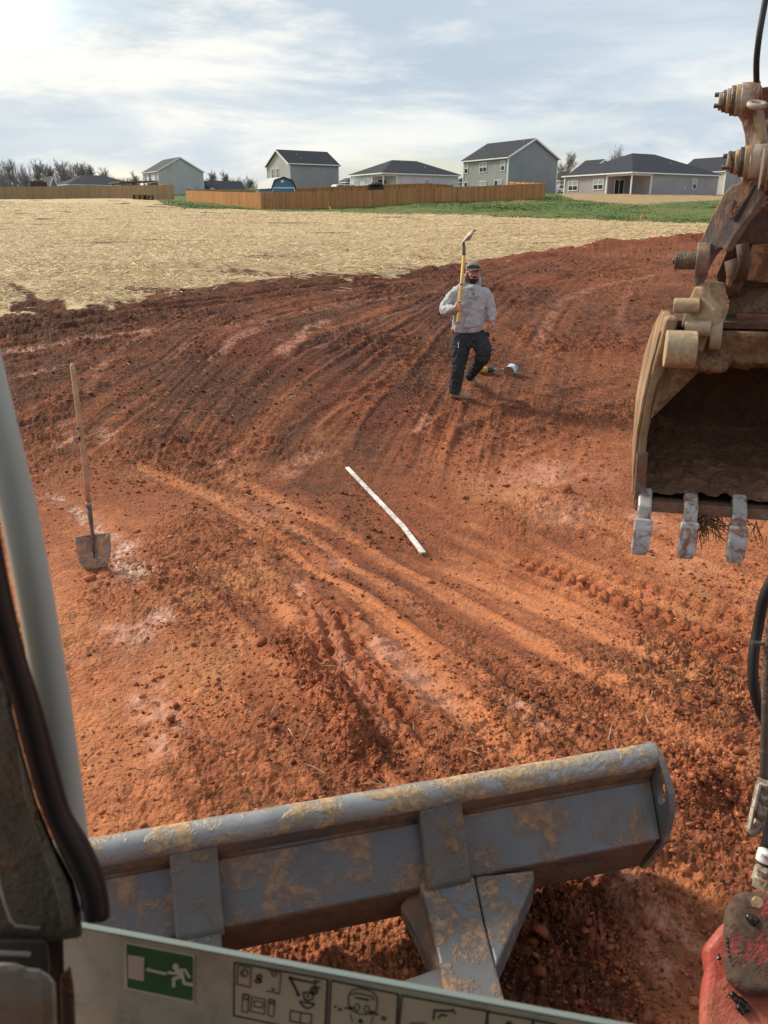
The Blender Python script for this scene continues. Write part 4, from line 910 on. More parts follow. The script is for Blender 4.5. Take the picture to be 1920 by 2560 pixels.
# covered grill, air conditioner, tyres
def yard_box(name, px, py, Y, size, mat, label, cat, top=None):
    C = at(px, py, Y); t = thing(name, C, label, cat); b = MB(); b.box(C+Vector((0, 0, size[2]*.45)), (size[0], size[1], size[2]*.9)); b.build('body', mat, t, bevel=.06)
    l = MB(); l.ball(C+Vector((0, 0, size[2]*.86)), size[0]*.52, 12, 8, (1, .8, .38)); l.build('lid', mat, t, smooth=True); return t
yard_box('grill', 1250, 487, 126, (1.4, .7, 1.25), M_DARK, 'black barbecue grill on the patio of the grey two storey house', 'grill')
yard_box('covered_grill', 940, 482, 122, (2.0, .8, 1.2), M_DARK, 'black covered grill on the porch of the white house', 'grill')
def ac(px, py, Y, label):
    C = at(px, py, Y); t = thing('air_conditioner', C, label, 'air conditioner'); b = MB(); b.box(C+Vector((0, 0, .45)), (.85, .85, .9)); bo = b.build('case', plain('ac_case', (.16, .15, .14), .6), t, bevel=.03)
    f = MB(); f.tube([C+Vector((0, 0, .9)), C+Vector((0, 0, .96))], .36, 14); f.build('fan_grille', M_DARK, t)
    for k in range(6):
        s = MB(); s.box(C+Vector((0, -.44, .15+k*.12)), (.8, .03, .03)); s.build('louvre', M_METAL, bo)
ac(803, 490, 127, 'grey outdoor air conditioner beside the lilac grey two storey wall'); ac(473, 488, 150, 'grey outdoor air conditioner by the pale blank gable wall')
def stack(px, py, label, wd):
    C = G(px, py); t = thing('pallet_stack', C, label, 'pallet'); m = plain('dark_timber', (.045, .033, .026), .9)
    for k in range(3):
        p = MB(); p.box(C+Vector((0, 0, .08+k*.2)), (wd, .95, .05), .1); [p.box(C+Vector((dx*wd*.42, 0, .0+k*.2)), (.12, .9, .12), .1) for dx in (-1, 0, 1)]; p.build('pallet_deck', m, t)
stack(350, 499, 'dark low stack of pallets on the grass, left one', 1.25*1.3); stack(372, 500, 'dark low stack of pallets on the grass, right one', 1.2)
# survey stakes with ribbon
def stake(px, py, hpx, lean, label, ribbon):
    C = G(px, py); s = depth_of(C)/FPX; h = hpx*s; t = thing('survey_stake', C, label, 'stake', 'survey stakes along the edge of the straw')
    w = MB(); top = C+Vector((lean*h, 0, h)); w.bar(C-Vector((0, 0, .1)), top, .035, .05, up=(0, 1, 0)); w.build('stick', plain('stake_wood', (.55, .40, .22), .8), t)
    r = MB(); q = top-Vector((lean*h*.15, .03, h*.15))
    r.plate([q, q+Vector((.16, 0, -.03)), q+Vector((.20, 0, -.28)), q+Vector((.11, 0, -.22)), q+Vector((.03, 0, -.34))], (0, -.015, 0)); r.build('ribbon', ribbon, t)
M_ORANGE = plain('orange_ribbon', (.75, .24, .06), .6); M_YEL = plain('yellow_ribbon', (.70, .52, .10), .6)
stake(1298, 543, 17, .05, 'survey stake with orange ribbon at the grass edge, middle one', M_ORANGE); stake(1598, 553, 19, .35, 'leaning survey stake with orange ribbon at the right grass edge', M_ORANGE); stake(823, 529, 14, 0.0, 'survey stake with yellow ribbon below the long fence', M_YEL)
# green plastic scrap at the straw edge
def scrap():
    C = G(1600, 604); s = depth_of(C)/FPX; t = MB(); w = 15*s; h = 10*s; n = 7; rnd = random.Random(3); vs = []; 
    for j in range(4):
        for i in range(n): vs.append(C+Vector(((i/(n-1)-.5)*w, (j/3-.5)*.3+rnd.gauss(0, .03), .02+h*math.sin(math.pi*min(.97, max(.03, i/(n-1))))*(.55+.45*math.sin(j*1.9))+rnd.gauss(0, .02))))
    t.add(vs, [(j*n+i, j*n+i+1, (j+1)*n+i+1, (j+1)*n+i) for j in range(3) for i in range(n-1)]); o = t.build('plastic_scrap', plain('green_plastic', (.02, .42, .26), .3), smooth=True)
    sm = o.modifiers.new('s', 'SOLIDIFY'); sm.thickness = .012
    tag(o, 'crumpled green plastic scrap at the edge of the straw', 'plastic')
scrap()
# ================================================================== the excavator we sit in
def muddy(name, paint, mud=(.30, .165, .085), amount=.5, scale=5.0, rough=.42, rust=(.20, .075, .03), metal=.0, streak=1.0, edge=.07, bumpd=.006, b2=.003):
    m = MT(name, rough, .5, metal); p = m.pos(); v = m.scale(p, (1, 1, streak))
    a = m.noise(v, scale, 7, .62, .6); b = m.noise(v, scale*5, 5, .7); c = m.noise(p, scale*.45, 3, .5); f = m.noise(p, scale*22, 3, .6)
    pc = m.mix(m.ramp(c, .3, .7), tuple(k*.80 for k in paint), tuple(min(1, k*1.15) for k in paint)); pc = m.mix(m.ramp(b, .60, .76, 0, .55), pc, rust); pc = m.mix(m.ramp(a, .36, .62, 0, .45), pc, tuple(q*.55 for q in mud)); pc = m.mix(m.ramp(m.noise(p, scale*34, 2, .5), .66, .72, 0, .7), pc, mud)
    k = m.math('ADD', a, m.math('MULTIPLY', m.math('SUBTRACT', b, .5), .28)); th = 1.0-amount
    msk = m.ramp(k, th*.5+.25-edge, th*.5+.25+edge); mc = m.mix(m.ramp(b, .3, .7), tuple(q*.72 for q in mud), tuple(min(1, q*1.3) for q in mud)); mc = m.mix(m.ramp(f, .55, .75, 0, .5), mc, tuple(q*.6 for q in mud))
    m.color(m.mix(msk, pc, mc)); m.rough(m.fmix(msk, rough, .92)); m.bump(msk, .7, bumpd); m.bump(m.math('ADD', b, m.math('MULTIPLY', f, .5)), .35, b2); return m.m
M_BLADE = muddy('blade_paint', (.125, .133, .142), mud=(.245, .150, .092), amount=.38, scale=6.5, rough=.36, edge=.07, bumpd=.003)
M_BLADE_TOP_LIT = muddy('blade_edge_highlight', (.30, .305, .31), mud=(.44, .31, .18), amount=.46, scale=9, rough=.28, metal=.3)  # paint lightened to stand in for the sky highlight along the tube
M_BLADE_LOW = muddy('blade_underside_shade', (.105, .085, .075), mud=(.16, .08, .045), amount=.62, scale=3.0, rough=.55)  # muddy underside, coloured browner and darker for weak light and ground reflection
M_PAD = muddy('blade_pad', (.125, .125, .12), mud=(.19, .125, .07), amount=.36, scale=7, rough=.38)
M_ARM = muddy('blade_arm_paint', (.115, .122, .132), mud=(.26, .165, .105), amount=.44, scale=9, rough=.38)
M_COUPLER = muddy('coupler_steel', (.125, .128, .132), mud=(.25, .165, .105), amount=.44, scale=9, rough=.45, streak=.35, edge=.14)
M_TANSTEEL = muddy('mud_coated_steel', (.34, .27, .18), mud=(.42, .30, .175), amount=.55, scale=9, rough=.6, edge=.12, bumpd=.0015, b2=.0010)
M_PALE = muddy('pale_link_steel', (.50, .44, .36), mud=(.20, .11, .065), amount=.38, scale=11, rough=.5, streak=.4, edge=.06, bumpd=.0015, b2=.001)
M_PINSTEEL = muddy('greasy_pin_steel', (.10, .09, .08), mud=(.22, .15, .10), amount=.42, scale=14, rough=.35, metal=.4)
M_BROWN = muddy('rusty_shaded_steel', (.060, .026, .015), mud=(.17, .075, .030), amount=.38, scale=6, rough=.7, edge=.10)  # brown steel darkened to paint in the shadow round the coupler
M_MUD = muddy('caked_mud', (.14, .065, .032), mud=(.30, .185, .09), amount=.5, scale=14, rough=.95, edge=.2, bumpd=.02)
M_SIDE = muddy('mud_smeared_side', (.36, .255, .15), mud=(.22, .125, .065), amount=.50, scale=10, rough=.9, streak=.25, edge=.2, bumpd=.012)
M_TOOTH = muddy('worn_tooth_steel', (.46, .45, .44), mud=(.30, .13, .07), amount=.34, scale=22, rough=.45, metal=.2, edge=.08)
M_LIP = muddy('dirty_lip_steel', (.20, .17, .15), mud=(.17, .075, .04), amount=.66, scale=16, rough=.8, edge=.15)
M_HOSE = plain('hose_rubber', (.018, .018, .020), .45); M_RUB = plain('seal_rubber', (.012, .011, .013), .55)
M_RED = muddy('red_casting', (.40, .055, .038), mud=(.36, .115, .07), amount=.45, scale=8, rough=.5, streak=.4, edge=.18, rust=(.25, .05, .03))
M_GREASE = plain('black_grease', (.010, .009, .008), .28, spec=.6)
EXC = thing('excavator', (0, 0, 0), 'excavator seen from its own cab: grey dozer blade, muddy arm linkage and cab window', 'excavator')
Zv = Vector((0, 0, 1))
# ---------------------------------------------------------------- dozer blade
ZB = .62
BA = at_z(230, 2133, ZB); BB = at_z(1632, 1889, ZB); bd = (BB-BA).normalized(); bn = Vector((bd.y, -bd.x, 0)); BL = (BB-BA).length
def bl_along(px, py=None):
    """distance along the blade of a picture column"""
    y = 2133+(px-230)*(1889-2133)/1402.; return (at_z(px, y, ZB)-BA).dot(bd)
def bsec(s, n, v): return BA+bd*s+bn*n+Zv*v
prof = [(.030, -.042), (.012, -.075), (.118, -.262), (.030, -.46), (-.035, -.47), (-.085, -.22), (-.05, -.02), (-.01, .0)]
def extr(mb, pr, s0, s1): mb.plate([bsec(s0, *q) for q in pr], bd*(s1-s0))
S0, S1 = -.75, BL
b = MB(); extr(b, [(.012, -.070), (.118, -.262), (.112, -.268), (-.03, -.20), (-.02, -.06)], S0, S1-.01); blade = b.build('dozer_blade', M_BLADE, EXC, bevel=.006)
b = MB(); extr(b, [(.1185, -.2650), (.030, -.46), (-.035, -.47), (-.03, -.21)], S0, S1-.02); b.build('lower_face', M_BLADE_LOW, blade, bevel=.006)
b = MB(); extr(b, [(-.021, -.05), (-.032, -.2), (-.04, -.47), (-.09, -.47), (-.105, -.22), (-.05, .0)], S0, S1-.005); b.build('front_plate', M_BLADE, blade)
b = MB(); n_ = 46; b.tube([bsec(S0+(S1-S0)*i/n_, .0, 0.0+.0012*math.sin(i*1.7)) for i in range(n_+1)], .044, 20); b.build('top_edge', M_BLADE_TOP_LIT, blade, smooth=True, auto=60)
b = MB(); extr(b, [(.036, -.022), (.030, -.05), (.020, -.076), (-.01, -.07), (-.01, -.03)], S0, S1-.012); b.build('under_lip_shade', M_BLADE_LOW, blade)  # dark strip standing in for the shadow below the top tube
for c0, c1 in ((420, 540), (1040, 1146)):
    s0, s1 = bl_along(c0), bl_along(c1); b = MB(); extr(b, [(.040, -.022), (.050, -.045), (.150, -.235), (.146, -.265), (.128, -.285), (.112, -.28), (.005, -.08), (.01, -.03)], s0, s1); b.build('stiffener_pad', M_PAD, blade, bevel=.012, bseg=3)
b = MB(); b.tube([bsec(S0, .020, -.078), bsec(bl_along(420), .020, -.078)], .008, 8); b.tube([bsec(bl_along(540), .021, -.080), bsec(bl_along(1040), .021, -.080)], .008, 8); b.tube([bsec(bl_along(1146), .021, -.080), bsec(S1-.02, .021, -.080)], .008, 8); b.build('weld_bead', M_BLADE_LOW, blade, smooth=True)
# end plate with its lifting eye
def end_plate():
    poly = [(-.05, .03), (.03, .035), (.075, -.005), (.125, -.065), (.142, -.135), (.132, -.262), (.03, -.475), (-.05, -.48), (-.108, -.22), (-.06, 0)]
    hc_ = (.082, -.095); n = 44; outer = []; inner = []
    for k in range(n):
        a = 2*math.pi*k/n; dx, dy = math.cos(a), math.sin(a); best = 9
        for (x0, y0), (x1, y1) in zip(poly, poly[1:]+poly[:1]):
            ex, ey = x1-x0, y1-y0; den = dx*ey-dy*ex
            if abs(den) < 1e-9: continue
            t = ((x0-hc_[0])*ey-(y0-hc_[1])*ex)/den; u = ((x0-hc_[0])*dy-(y0-hc_[1])*dx)/den
            if t > 0 and -1e-6 <= u <= 1+1e-6: best = min(best, t)
        outer.append((hc_[0]+dx*best, hc_[1]+dy*best)); inner.append((hc_[0]+.024*dx, hc_[1]+.050*dy))
    vs = [bsec(S1-.006, *q) for q in outer]+[bsec(S1-.006, *q) for q in inner]; vs += [v+bd*.022 for v in vs]
    fs = []
    for k in range(n):
        j = (k+1) % n; fs += [(k, j, n+j, n+k), (2*n+k, 3*n+k, 3*n+j, 2*n+j), (k, 2*n+k, 2*n+j, j), (n+k, n+j, 3*n+j, 3*n+k)]
    m = MB(); m.add(vs, fs); m.build('end_plate', M_BLADE, blade)
end_plate()
# push arms that carry the blade
def arm_plate(name, pts, drop, mat, bev=.008):
    b = MB(); b.plate([at_z(*q) for q in pts], (0, 0, -drop)); return b.build(name, mat, blade, bevel=bev)
arm_plate('push_arm', [(1046, 2196, .372), (1186, 2190, .372), (1208, 2300, .35), (1246, 2440, .325), (1300, 2640, .29), (1128, 2640, .29), (1112, 2470, .322), (1078, 2310, .35)], .16, M_ARM)
arm_plate('gusset', [(1188, 2190, .371), (1334, 2174, .371), (1336, 2196, .366), (1240, 2418, .328), (1212, 2306, .347)], .10, M_ARM)
arm_plate('gusset', [(1000, 2262, .30), (1046, 2205, .33), (1078, 2314, .33), (1108, 2440, .31), (1076, 2420, .27), (1040, 2330, .27)], .05, M_BLADE_LOW)
arm_plate('push_arm', [(395, 2352, .372), (552, 2318, .372), (560, 2420, .35), (580, 2560, .32), (440, 2600, .32)], .16, M_ARM)
arm_plate('cross_member', [(960, 2466, .30), (1112, 2412, .30), (1118, 2470, .295), (960, 2540, .295)], .09, M_BLADE)
# ---------------------------------------------------------------- linkage and coupler on the arm end
PN = Vector((-.72, -.68, -.10)).normalized(); PC = at(1800, 620, 3.02)
def link_plate(name, pts, mat, th=.05, off=0.0, parent=None, bev=.006, n=PN, c=PC):
    b = MB(); b.plate([at_plane(q[0], q[1], Vector(c)-n*off, n) for q in pts], -n*th); return b.build(name, mat, parent or EXC, bevel=bev, bseg=3)
coupler = link_plate('quick_coupler', [(1846, 459), (1832, 463), (1822, 470), (1813, 480), (1803, 494), (1790, 521), (1778, 541), (1770, 560), (1761, 580), (1752, 600), (1746, 640), (1737, 690), (1736, 716), (1743, 715), (1752, 688), (1762, 666), (1773, 647), (1784, 633), (1795, 623), (1803, 620), (1809, 624), (1813, 633), (1826, 611), (1854, 566), (1881, 533), (1909, 488), (1930, 458), (1960, 420), (1940, 370), (1912, 368), (1880, 420)], M_COUPLER, .055)
def slot(pts, mat, nm, parent, out=.003):
    b = MB(); b.plate([at_plane(q[0], q[1], PC+PN*out, PN) for q in pts], -PN*(out+.001)); return b.build(nm, mat, parent)
slot([(1836, 500), (1838, 507), (1836, 517), (1831, 531), (1828, 546), (1824, 549), (1825, 538), (1827, 525), (1831, 510)], M_BROWN, 'keyhole', coupler)
slot([(1887, 462), (1889, 466), (1846, 551), (1838, 556), (1834, 548)], M_GREASE, 'name_slot', coupler)
def coupler_text():
    cu = bpy.data.curves.new('lettering', 'FONT'); cu.body = 'EXVELDA'; cu.size = 1; cu.extrude = .05; cu.align_x = 'LEFT'
    tmp = bpy.data.objects.new('tmp', cu); COL.objects.link(tmp); dg = bpy.context.evaluated_depsgraph_get(); me = bpy.data.meshes.new_from_object(tmp.evaluated_get(dg)); bpy.data.objects.remove(tmp)
    p0 = at_plane(1829, 546, PC+PN*.006, PN); p1 = at_plane(1884, 452, PC+PN*.006, PN); ex = p1-p0; L = ex.length; ex.normalize(); ey = PN.cross(ex)*1.0
    if ey.z < 0: ey = -ey
    w = max(v.co.x for v in me.vertices); k = L/w
    for v in me.vertices: q = p0+ex*v.co.x*k+ey*v.co.y*k*.52+PN*v.co.z*k*.3; v.co = q
    o = bpy.data.objects.new('lettering', me); COL.objects.link(o); o.parent = coupler; me.materials.append(plain('worn_red_paint', (.50, .15, .095), .6, var=.3, nscale=60))
coupler_text()
# boss and pin at the lower end of the coupler
def pin(name, a, b, r, mat, parent, seg=18, flange=None):
    """a, b: (px, py, offset in front of the linkage plane)"""
    A = at_plane(a[0], a[1], PC+PN*a[2], PN); B = at_plane(b[0], b[1], PC+PN*b[2], PN); m = MB(); d = (B-A).normalized(); m.tube([A, B], r, seg); o = m.build(name, mat, parent, smooth=True, auto=40, bevel=.003)
    return o, A, B, d
def cyl(name, c, ax, r, L, mat, parent, seg=22, bev=.004):
    m = MB(); c = Vector(c); ax = Vector(ax).normalized(); m.tube([c-ax*L/2, c+ax*L/2], r, seg); return m.build(name, mat, parent, smooth=True, auto=40, bevel=bev)
WX = Vector((-.93, .34, -.02)).normalized()          # the machine's pin direction, pointing left
def PP(px, py, off=0.0): return at_plane(px, py, PC+PN*off, PN)
K = depth_of(PC)/FPX                                  # metres per picture pixel at the linkage
cyl('pin_boss', PP(1757, 648), WX, 44*K*.95, .045, M_COUPLER, coupler); c_ = PP(1757, 648)+WX*.03
pb = cyl('pin', PP(1727, 652)+WX*.005, WX, 22*K, .10, M_PINSTEEL, coupler); cyl('pin_bore', PP(1727, 652)+WX*.058, WX, 9*K, .006, M_GREASE, pb)
# the pale H-link with its two pins
link = link_plate('bucket_link', [(1864, 211), (1880, 210), (1887, 216), (1886, 250), (1882, 268), (1886, 300), (1897, 340), (1907, 362), (1903, 372), (1896, 388), (1880, 420), (1862, 455), (1850, 452), (1856, 390), (1862, 360), (1860, 335), (1852, 306), (1845, 294), (1836, 285), (1850, 240)], M_PALE, .06, off=.03)
link_plate('link_rib', [(1884, 240), (1899, 300), (1906, 352), (1898, 362), (1890, 340), (1882, 300), (1874, 255)], M_TANSTEEL, .05, off=.0, parent=link)
def pin_stack(px, py, lab, parent, sc=1.0):
    base = PP(px, py, .0); root = None
    for i, (off, r, L, mt) in enumerate(((-.02, 40, .06, M_PALE), (.018, 37, .018, M_TANSTEEL), (.034, 35, .016, M_PINSTEEL), (.049, 29, .015, M_TANSTEEL), (.062, 26, .014, M_PINSTEEL), (.075, 21, .014, M_TANSTEEL))):
        o = cyl('pin' if i == 0 else 'washer', base+WX*off*sc, WX, r*K*sc, L*sc, mt, parent if i == 0 else root, bev=.003)
        if i == 0: root = o
    for a in (.5, 2.4, 4.4):
        u = WX.cross(Zv).normalized(); v = WX.cross(u); bo = cyl('bolt', base+WX*.080*sc+(u*math.cos(a)+v*math.sin(a))*16*K*sc, WX, 6*K*sc, .03, M_PINSTEEL, root, 6, .001)
    return root
pin_stack(1858, 250, 'upper', link, .92); ps = pin_stack(1880, 404, 'lower', link, .95)
b = MB(); b.tube([PP(1830, 402, .1), PP(1825, 378, .1)], .006, 8); b.build('split_pin', M_PINSTEEL, ps, smooth=True)
# body of the coupler behind the cheek plate, arm end boss, wedge plates
def slab_px(name, pts, Y, th, mat, parent=None, bev=.005, vec=None):
    b = MB(); cq = Vector(ray(sum(q[0] for q in pts)/len(pts), sum(q[1] for q in pts)/len(pts))).normalized()*th; b.plate([at(q[0], q[1], Y if len(q) == 2 else q[2]) for q in pts], vec or cq); return b.build(name, mat, parent or EXC, bevel=bev)
slab_px('coupler_body', [(1815, 632), (1912, 490), (1990, 430), (1990, 720), (1800, 720), (1790, 690)], 3.20, .30, M_BROWN, coupler)
slab_px('coupler_far_cheek', [(1822, 608), (1900, 520), (1990, 440), (1990, 605), (1880, 612)], 3.13, .05, M_BROWN, coupler)
m_ = MB(); m_.tube([PP(1832, 648, -.12), PP(1842, 690, -.12), PP(1832, 720, -.12), PP(1808, 742, -.12)], [.03, .035, .03, .02], 12); m_.build('hook', M_BROWN, coupler, smooth=True)
slab_px('wedge_plate', [(1880, 612), (1990, 600), (1990, 708), (1900, 706), (1862, 700)], 3.12, .04, muddy('ochre_steel', (.34, .155, .05), mud=(.15, .06, .03), amount=.36, scale=12, rough=.6, edge=.1), coupler)
m_ = MB(); m_.tube([PP(1856, 610, -.1), PP(1862, 660, -.09), PP(1850, 700, -.09)], .022, 12); m_.build('lock_bar', M_BROWN, coupler, smooth=True)
ab = PP(1958, 420, .05); boss = MB(); boss.tube([ab-WX*.10, ab+WX*.05], 58*K, 26); bo = boss.build('arm_boss', M_BROWN, EXC, smooth=True, auto=40, bevel=.01); cyl('boss_ring', ab+WX*.055, WX, 46*K, .02, M_COUPLER, bo)
# dipper arm leaving the picture to the right
arm = MB(); q0, q1 = Vector((1.72, 3.35, 2.75)), Vector((1.62, 1.75, 4.3)); arm.bar(q0, q1, .22, .30); arm.build('dipper_arm', M_RED, EXC, bevel=.02)
b = MB(); b.tube([at(1935, 330, 3.1), at(1990, 250, 3.0), at(2080, 60, 2.6)], .045, 14); b.build('cylinder_rod', M_BROWN, EXC, smooth=True)
slab_px('link_yoke', [(1886, 222), (1990, 205), (1990, 300), (1908, 302), (1890, 262)], 3.14, .09, muddy('dark_red_steel', (.16, .035, .022), mud=(.2, .1, .06), amount=.35, scale=10, rough=.6), EXC)
# hoses
def hose(pts, r, mat=M_HOSE, name='hydraulic_hose', parent=None, seg=14):
    P_ = [at(*q) for q in pts]; path = []
    for i in range(len(P_)-1):
        a, b_, c, d = P_[max(i-1, 0)], P_[i], P_[i+1], P_[min(i+2, len(P_)-1)]
        for k in range(6):
            t = k/6.; path.append(.5*((2*b_)+(c-a)*t+(2*a-5*b_+4*c-d)*t*t+(3*b_-a-3*c+d)*t**3))
    path.append(P_[-1]); m = MB(); m.tube(path, r, seg); return m.build(name, mat, parent or EXC, smooth=True)
hose([(1925, -60, 2.9), (1910, 20, 2.9), (1898, 90, 2.9), (1891, 160, 2.92), (1893, 230, 2.95), (1900, 280, 2.98), (1912, 330, 3.0), (1925, 380, 3.02)], .0095)
b = MB(); cc = PP(1893, 262, .07)
for k in range(25):
    pass
ringp = [cc+(Vector((1, 0, 0))*math.cos(a)+Vector((0, .85, .35))*math.sin(a))*.024 for a in [2*math.pi*k/24 for k in range(25)]]
b.tube(ringp, .009, 10, cap=False); b.build('hose_guide', M_PALE, EXC, smooth=True)
# lower right: boom cylinder hoses and fittings
hose([(1945, 1420, 1.9), (1912, 1490, 1.9), (1895, 1570, 1.9), (1884, 1640, 1.88), (1884, 1710, 1.86), (1900, 1775, 1.85), (1930, 1840, 1.84)], .014)
hose([(1935, 1500, 1.84), (1918, 1650, 1.82), (1914, 1800, 1.79), (1909, 1945, 1.76)], .011, M_PINSTEEL, 'steel_pipe')
b = MB(); q = at(1909, 1606, 1.83); b.tube([q+Vector((-.03, 0, 0)), q+Vector((.05, .0, -.01))], .006, 8); b.build('cable_tie', M_PINSTEEL, EXC)
def fitting(px, py, Y, r, L, ax, mat, seg=6):
    return cyl('hose_fitting', at(px, py, Y), ax, r, L, mat, EXC, seg, .002)
M_FIT = muddy('pale_fitting', (.50, .45, .37), mud=(.25, .15, .09), amount=.36, scale=30, rough=.45, metal=.2)
axd = Vector((-.12, -.05, -1)); fitting(1911, 1975, 1.74, .022, .05, axd, M_FIT, 20); fitting(1909, 1998, 1.73, .026, .035, axd, M_FIT, 6); fitting(1905, 2025, 1.72, .020, .04, axd, M_FIT, 16)
m_ = MB(); m_.tube([at(1912, 2020, 1.72), at(1902, 2050, 1.72), at(1884, 2072, 1.71), at(1873, 2080, 1.71)], [.018, .019, .017, .016], 14); m_.build('elbow_fitting', M_FIT, EXC, smooth=True)
b = MB(); b.bar(at(1897, 1958, 1.73), at(1873, 2070, 1.70), .018, .006, up=(1, 0, 0)); b.build('bracket_strip', M_FIT, EXC)
hose([(1945, 2000, 1.66), (1926, 2080, 1.66), (1913, 2150, 1.65), (1905, 2180, 1.64)], .017)
lb = hose([(1915, 2128, 1.62), (1908, 2152, 1.615)], .0185, M_TRIM, 'hose_label')
def hose_text():
    cu = bpy.data.curves.new('label_text', 'FONT'); cu.body = '048'; cu.size = 1; cu.align_x = 'CENTER'
    tmp = bpy.data.objects.new('tmp', cu); COL.objects.link(tmp); dg = bpy.context.evaluated_depsgraph_get(); me = bpy.data.meshes.new_from_object(tmp.evaluated_get(dg)); bpy.data.objects.remove(tmp)
    c = at(1911, 2148, 1.592); ex = (at(1919, 2153, 1.592)-c).normalized(); ey = (at(1915, 2138, 1.592)-c).normalized()
    for v in me.vertices: v.co = c+ex*v.co.x*.016+ey*v.co.y*.016
    o = bpy.data.objects.new('label_text', me); COL.objects.link(o); o.parent = lb; me.materials.append(M_DARK)
hose_text()
fitting(1903, 2186, 1.63, .020, .04, axd, M_FIT, 6); fitting(1905, 2204, 1.62, .024, .03, axd, M_FIT, 4)
# ---------------------------------------------------------------- red swing casting with greasy pin cap
RN = Vector((-.30, -.62, .72)).normalized(); RC = at(1840, 2400, 1.32)
def rp(px, py, off=0.0): return at_plane(px, py, RC+RN*off, RN)
b = MB(); b.plate([rp(*q) for q in ((1812, 2300), (1793, 2322), (1777, 2342), (1762, 2362), (1757, 2376), (1760, 2400), (1764, 2430), (1758, 2456), (1753, 2490), (1751, 2530), (1750, 2700), (2050, 2700), (2050, 2290))], -RN*.20); red = b.build('swing_bracket', M_RED, EXC, bevel=.02, bseg=4)
b = MB(); b.plate([rp(*q, .06) for q in ((1834, 2238), (1856, 2227), (1930, 2232), (2010, 2250), (2010, 2480), (1930, 2496), (1872, 2492), (1838, 2478), (1819, 2448), (1811, 2404), (1810, 2336), (1818, 2265))], -RN*.16)
capm = muddy('grimy_red', (.34, .035, .03), mud=(.080, .052, .036), amount=.58, scale=14, rough=.55, edge=.08, bumpd=.01); cap = b.build('pin_cap', capm, red, bevel=.032, bseg=6)
hx = MB(); hc = rp(1892, 2258, .075); hx.tube([hc, hc+RN*.020], .0135, 6); hx.build('bolt', muddy('bolt_steel', (.40, .28, .16), amount=.3, scale=40, rough=.4, metal=.4), cap, bevel=.003)
def blob(name, spots, off, parent):
    b = MB()
    for (px, py, r) in spots: b.ball(rp(px, py, off-.006), r*K*.60, 10, 7, (1, 1, 1))
    o = b.build(name, M_GREASE, parent, smooth=True); rm = o.modifiers.new('r', 'REMESH'); rm.mode = 'VOXEL'; rm.voxel_size = .0022; rm.use_smooth_shade = True; return o
blob('grease', [(1872, 2293, 9), (1880, 2298, 11), (1888, 2300, 9), (1883, 2308, 8), (1876, 2301, 7)], .066, cap); pass
blob('grease', [(1817, 2345, 4), (1819, 2355, 5), (1821, 2366, 5), (1823, 2378, 5), (1826, 2390, 6), (1829, 2402, 6), (1834, 2414, 7), (1840, 2424, 6)], .060, cap); blob('grease', [(1852, 2344, 6), (1851, 2356, 7), (1850, 2368, 6), (1847, 2300, 5), (1843, 2290, 5)], .060, cap)
blob('grease', [(1832, 2488, 9), (1842, 2498, 10), (1852, 2504, 11), (1862, 2512, 10), (1868, 2522, 9), (1848, 2520, 9), (1856, 2532, 6)], .012, red); blob('grease', [(1796, 2385, 4), (1799, 2395, 5), (1800, 2408, 4), (1793, 2398, 4)], .004, red)
# ---------------------------------------------------------------- cab: lower window glass with its stickers
ZG = 1.655
g0 = at_z(120, 2302, ZG); g1 = at_z(1500, 2559, ZG); gd = (g1-g0).normalized(); gnrm = Vector((gd.y, -gd.x, 0)).normalized()
if gnrm.y > 0: gnrm = -gnrm
gnrm = (gnrm+Vector((0, 0, .10))).normalized(); gup = gd.cross(gnrm); gup = gup if gup.z > 0 else -gup
ge = g1+gd*.35
def glass_mat():
    m = MT('dirty_glass', .18, .5); p = m.pos(); a = m.noise(p, 16, 6, .62, .4); b = m.noise(p, 60, 4, .6); c = m.noise(p, 5, 3, .5)
    col = m.mix(m.ramp(a, .32, .68), (.36, .355, .26), (.56, .52, .36)); col = m.mix(m.ramp(c, .4, .7, 0, .6), col, (.47, .475, .41)); col = m.mix(m.ramp(b, .62, .78, 0, .35), col, (.55, .50, .36))
    m.color(col); m.rough(m.fmix(a, .12, .45)); m.set(m.b.inputs['Alpha'], m.ramp(a, .28, .60, .80, .97)); return m.m
b = MB(); b.plate([g0, ge, ge-gup*.55, g0-gup*.55], -gnrm*.006); glass = b.build('cab_window', glass_mat(), EXC)
em = MT('glass_edge', .1, .6); em.color((.24, .30, .28)); em.set(em.b.inputs['Transmission Weight'], .35)
b = MB(); b.plate([g0+gnrm*.0008+gup*.0005, ge+gnrm*.0008+gup*.0005, ge+gnrm*.0008-gup*.0022, g0+gnrm*.0008-gup*.0022], -gnrm*.008); b.build('glass_edge', em.m, glass, bevel=.001)
def gp(px, py, off=.0014): return at_plane(px, py, g0+gnrm*off, gnrm)
def decal(name, polys, mat, parent, off, stuff=False):
    m = MB()
    for q in polys: m.plate([gp(x, y, off) for x, y in q], -gnrm*.0004)
    o = m.build(name, mat, parent)
    if len(polys) > 1: o['kind'] = 'stuff'
    return o
def strokes(segs, w):
    out = []
    for pl in segs:
        for (x0, y0), (x1, y1) in zip(pl[:-1], pl[1:]):
            l = math.hypot(x1-x0, y1-y0) or 1; nx, ny = -(y1-y0)/l*w/2, (x1-x0)/l*w/2; ex, ey = (x1-x0)/l*w*.3, (y1-y0)/l*w*.3
            out.append([(x0+nx-ex, y0+ny-ey), (x1+nx+ex, y1+ny+ey), (x1-nx+ex, y1-ny+ey), (x0-nx-ex, y0-ny-ey)])
    return out
def sc0(pts, ox=0, oy=2000, s=3.318): return [(ox+x/s, oy+y/s) for x, y in pts]
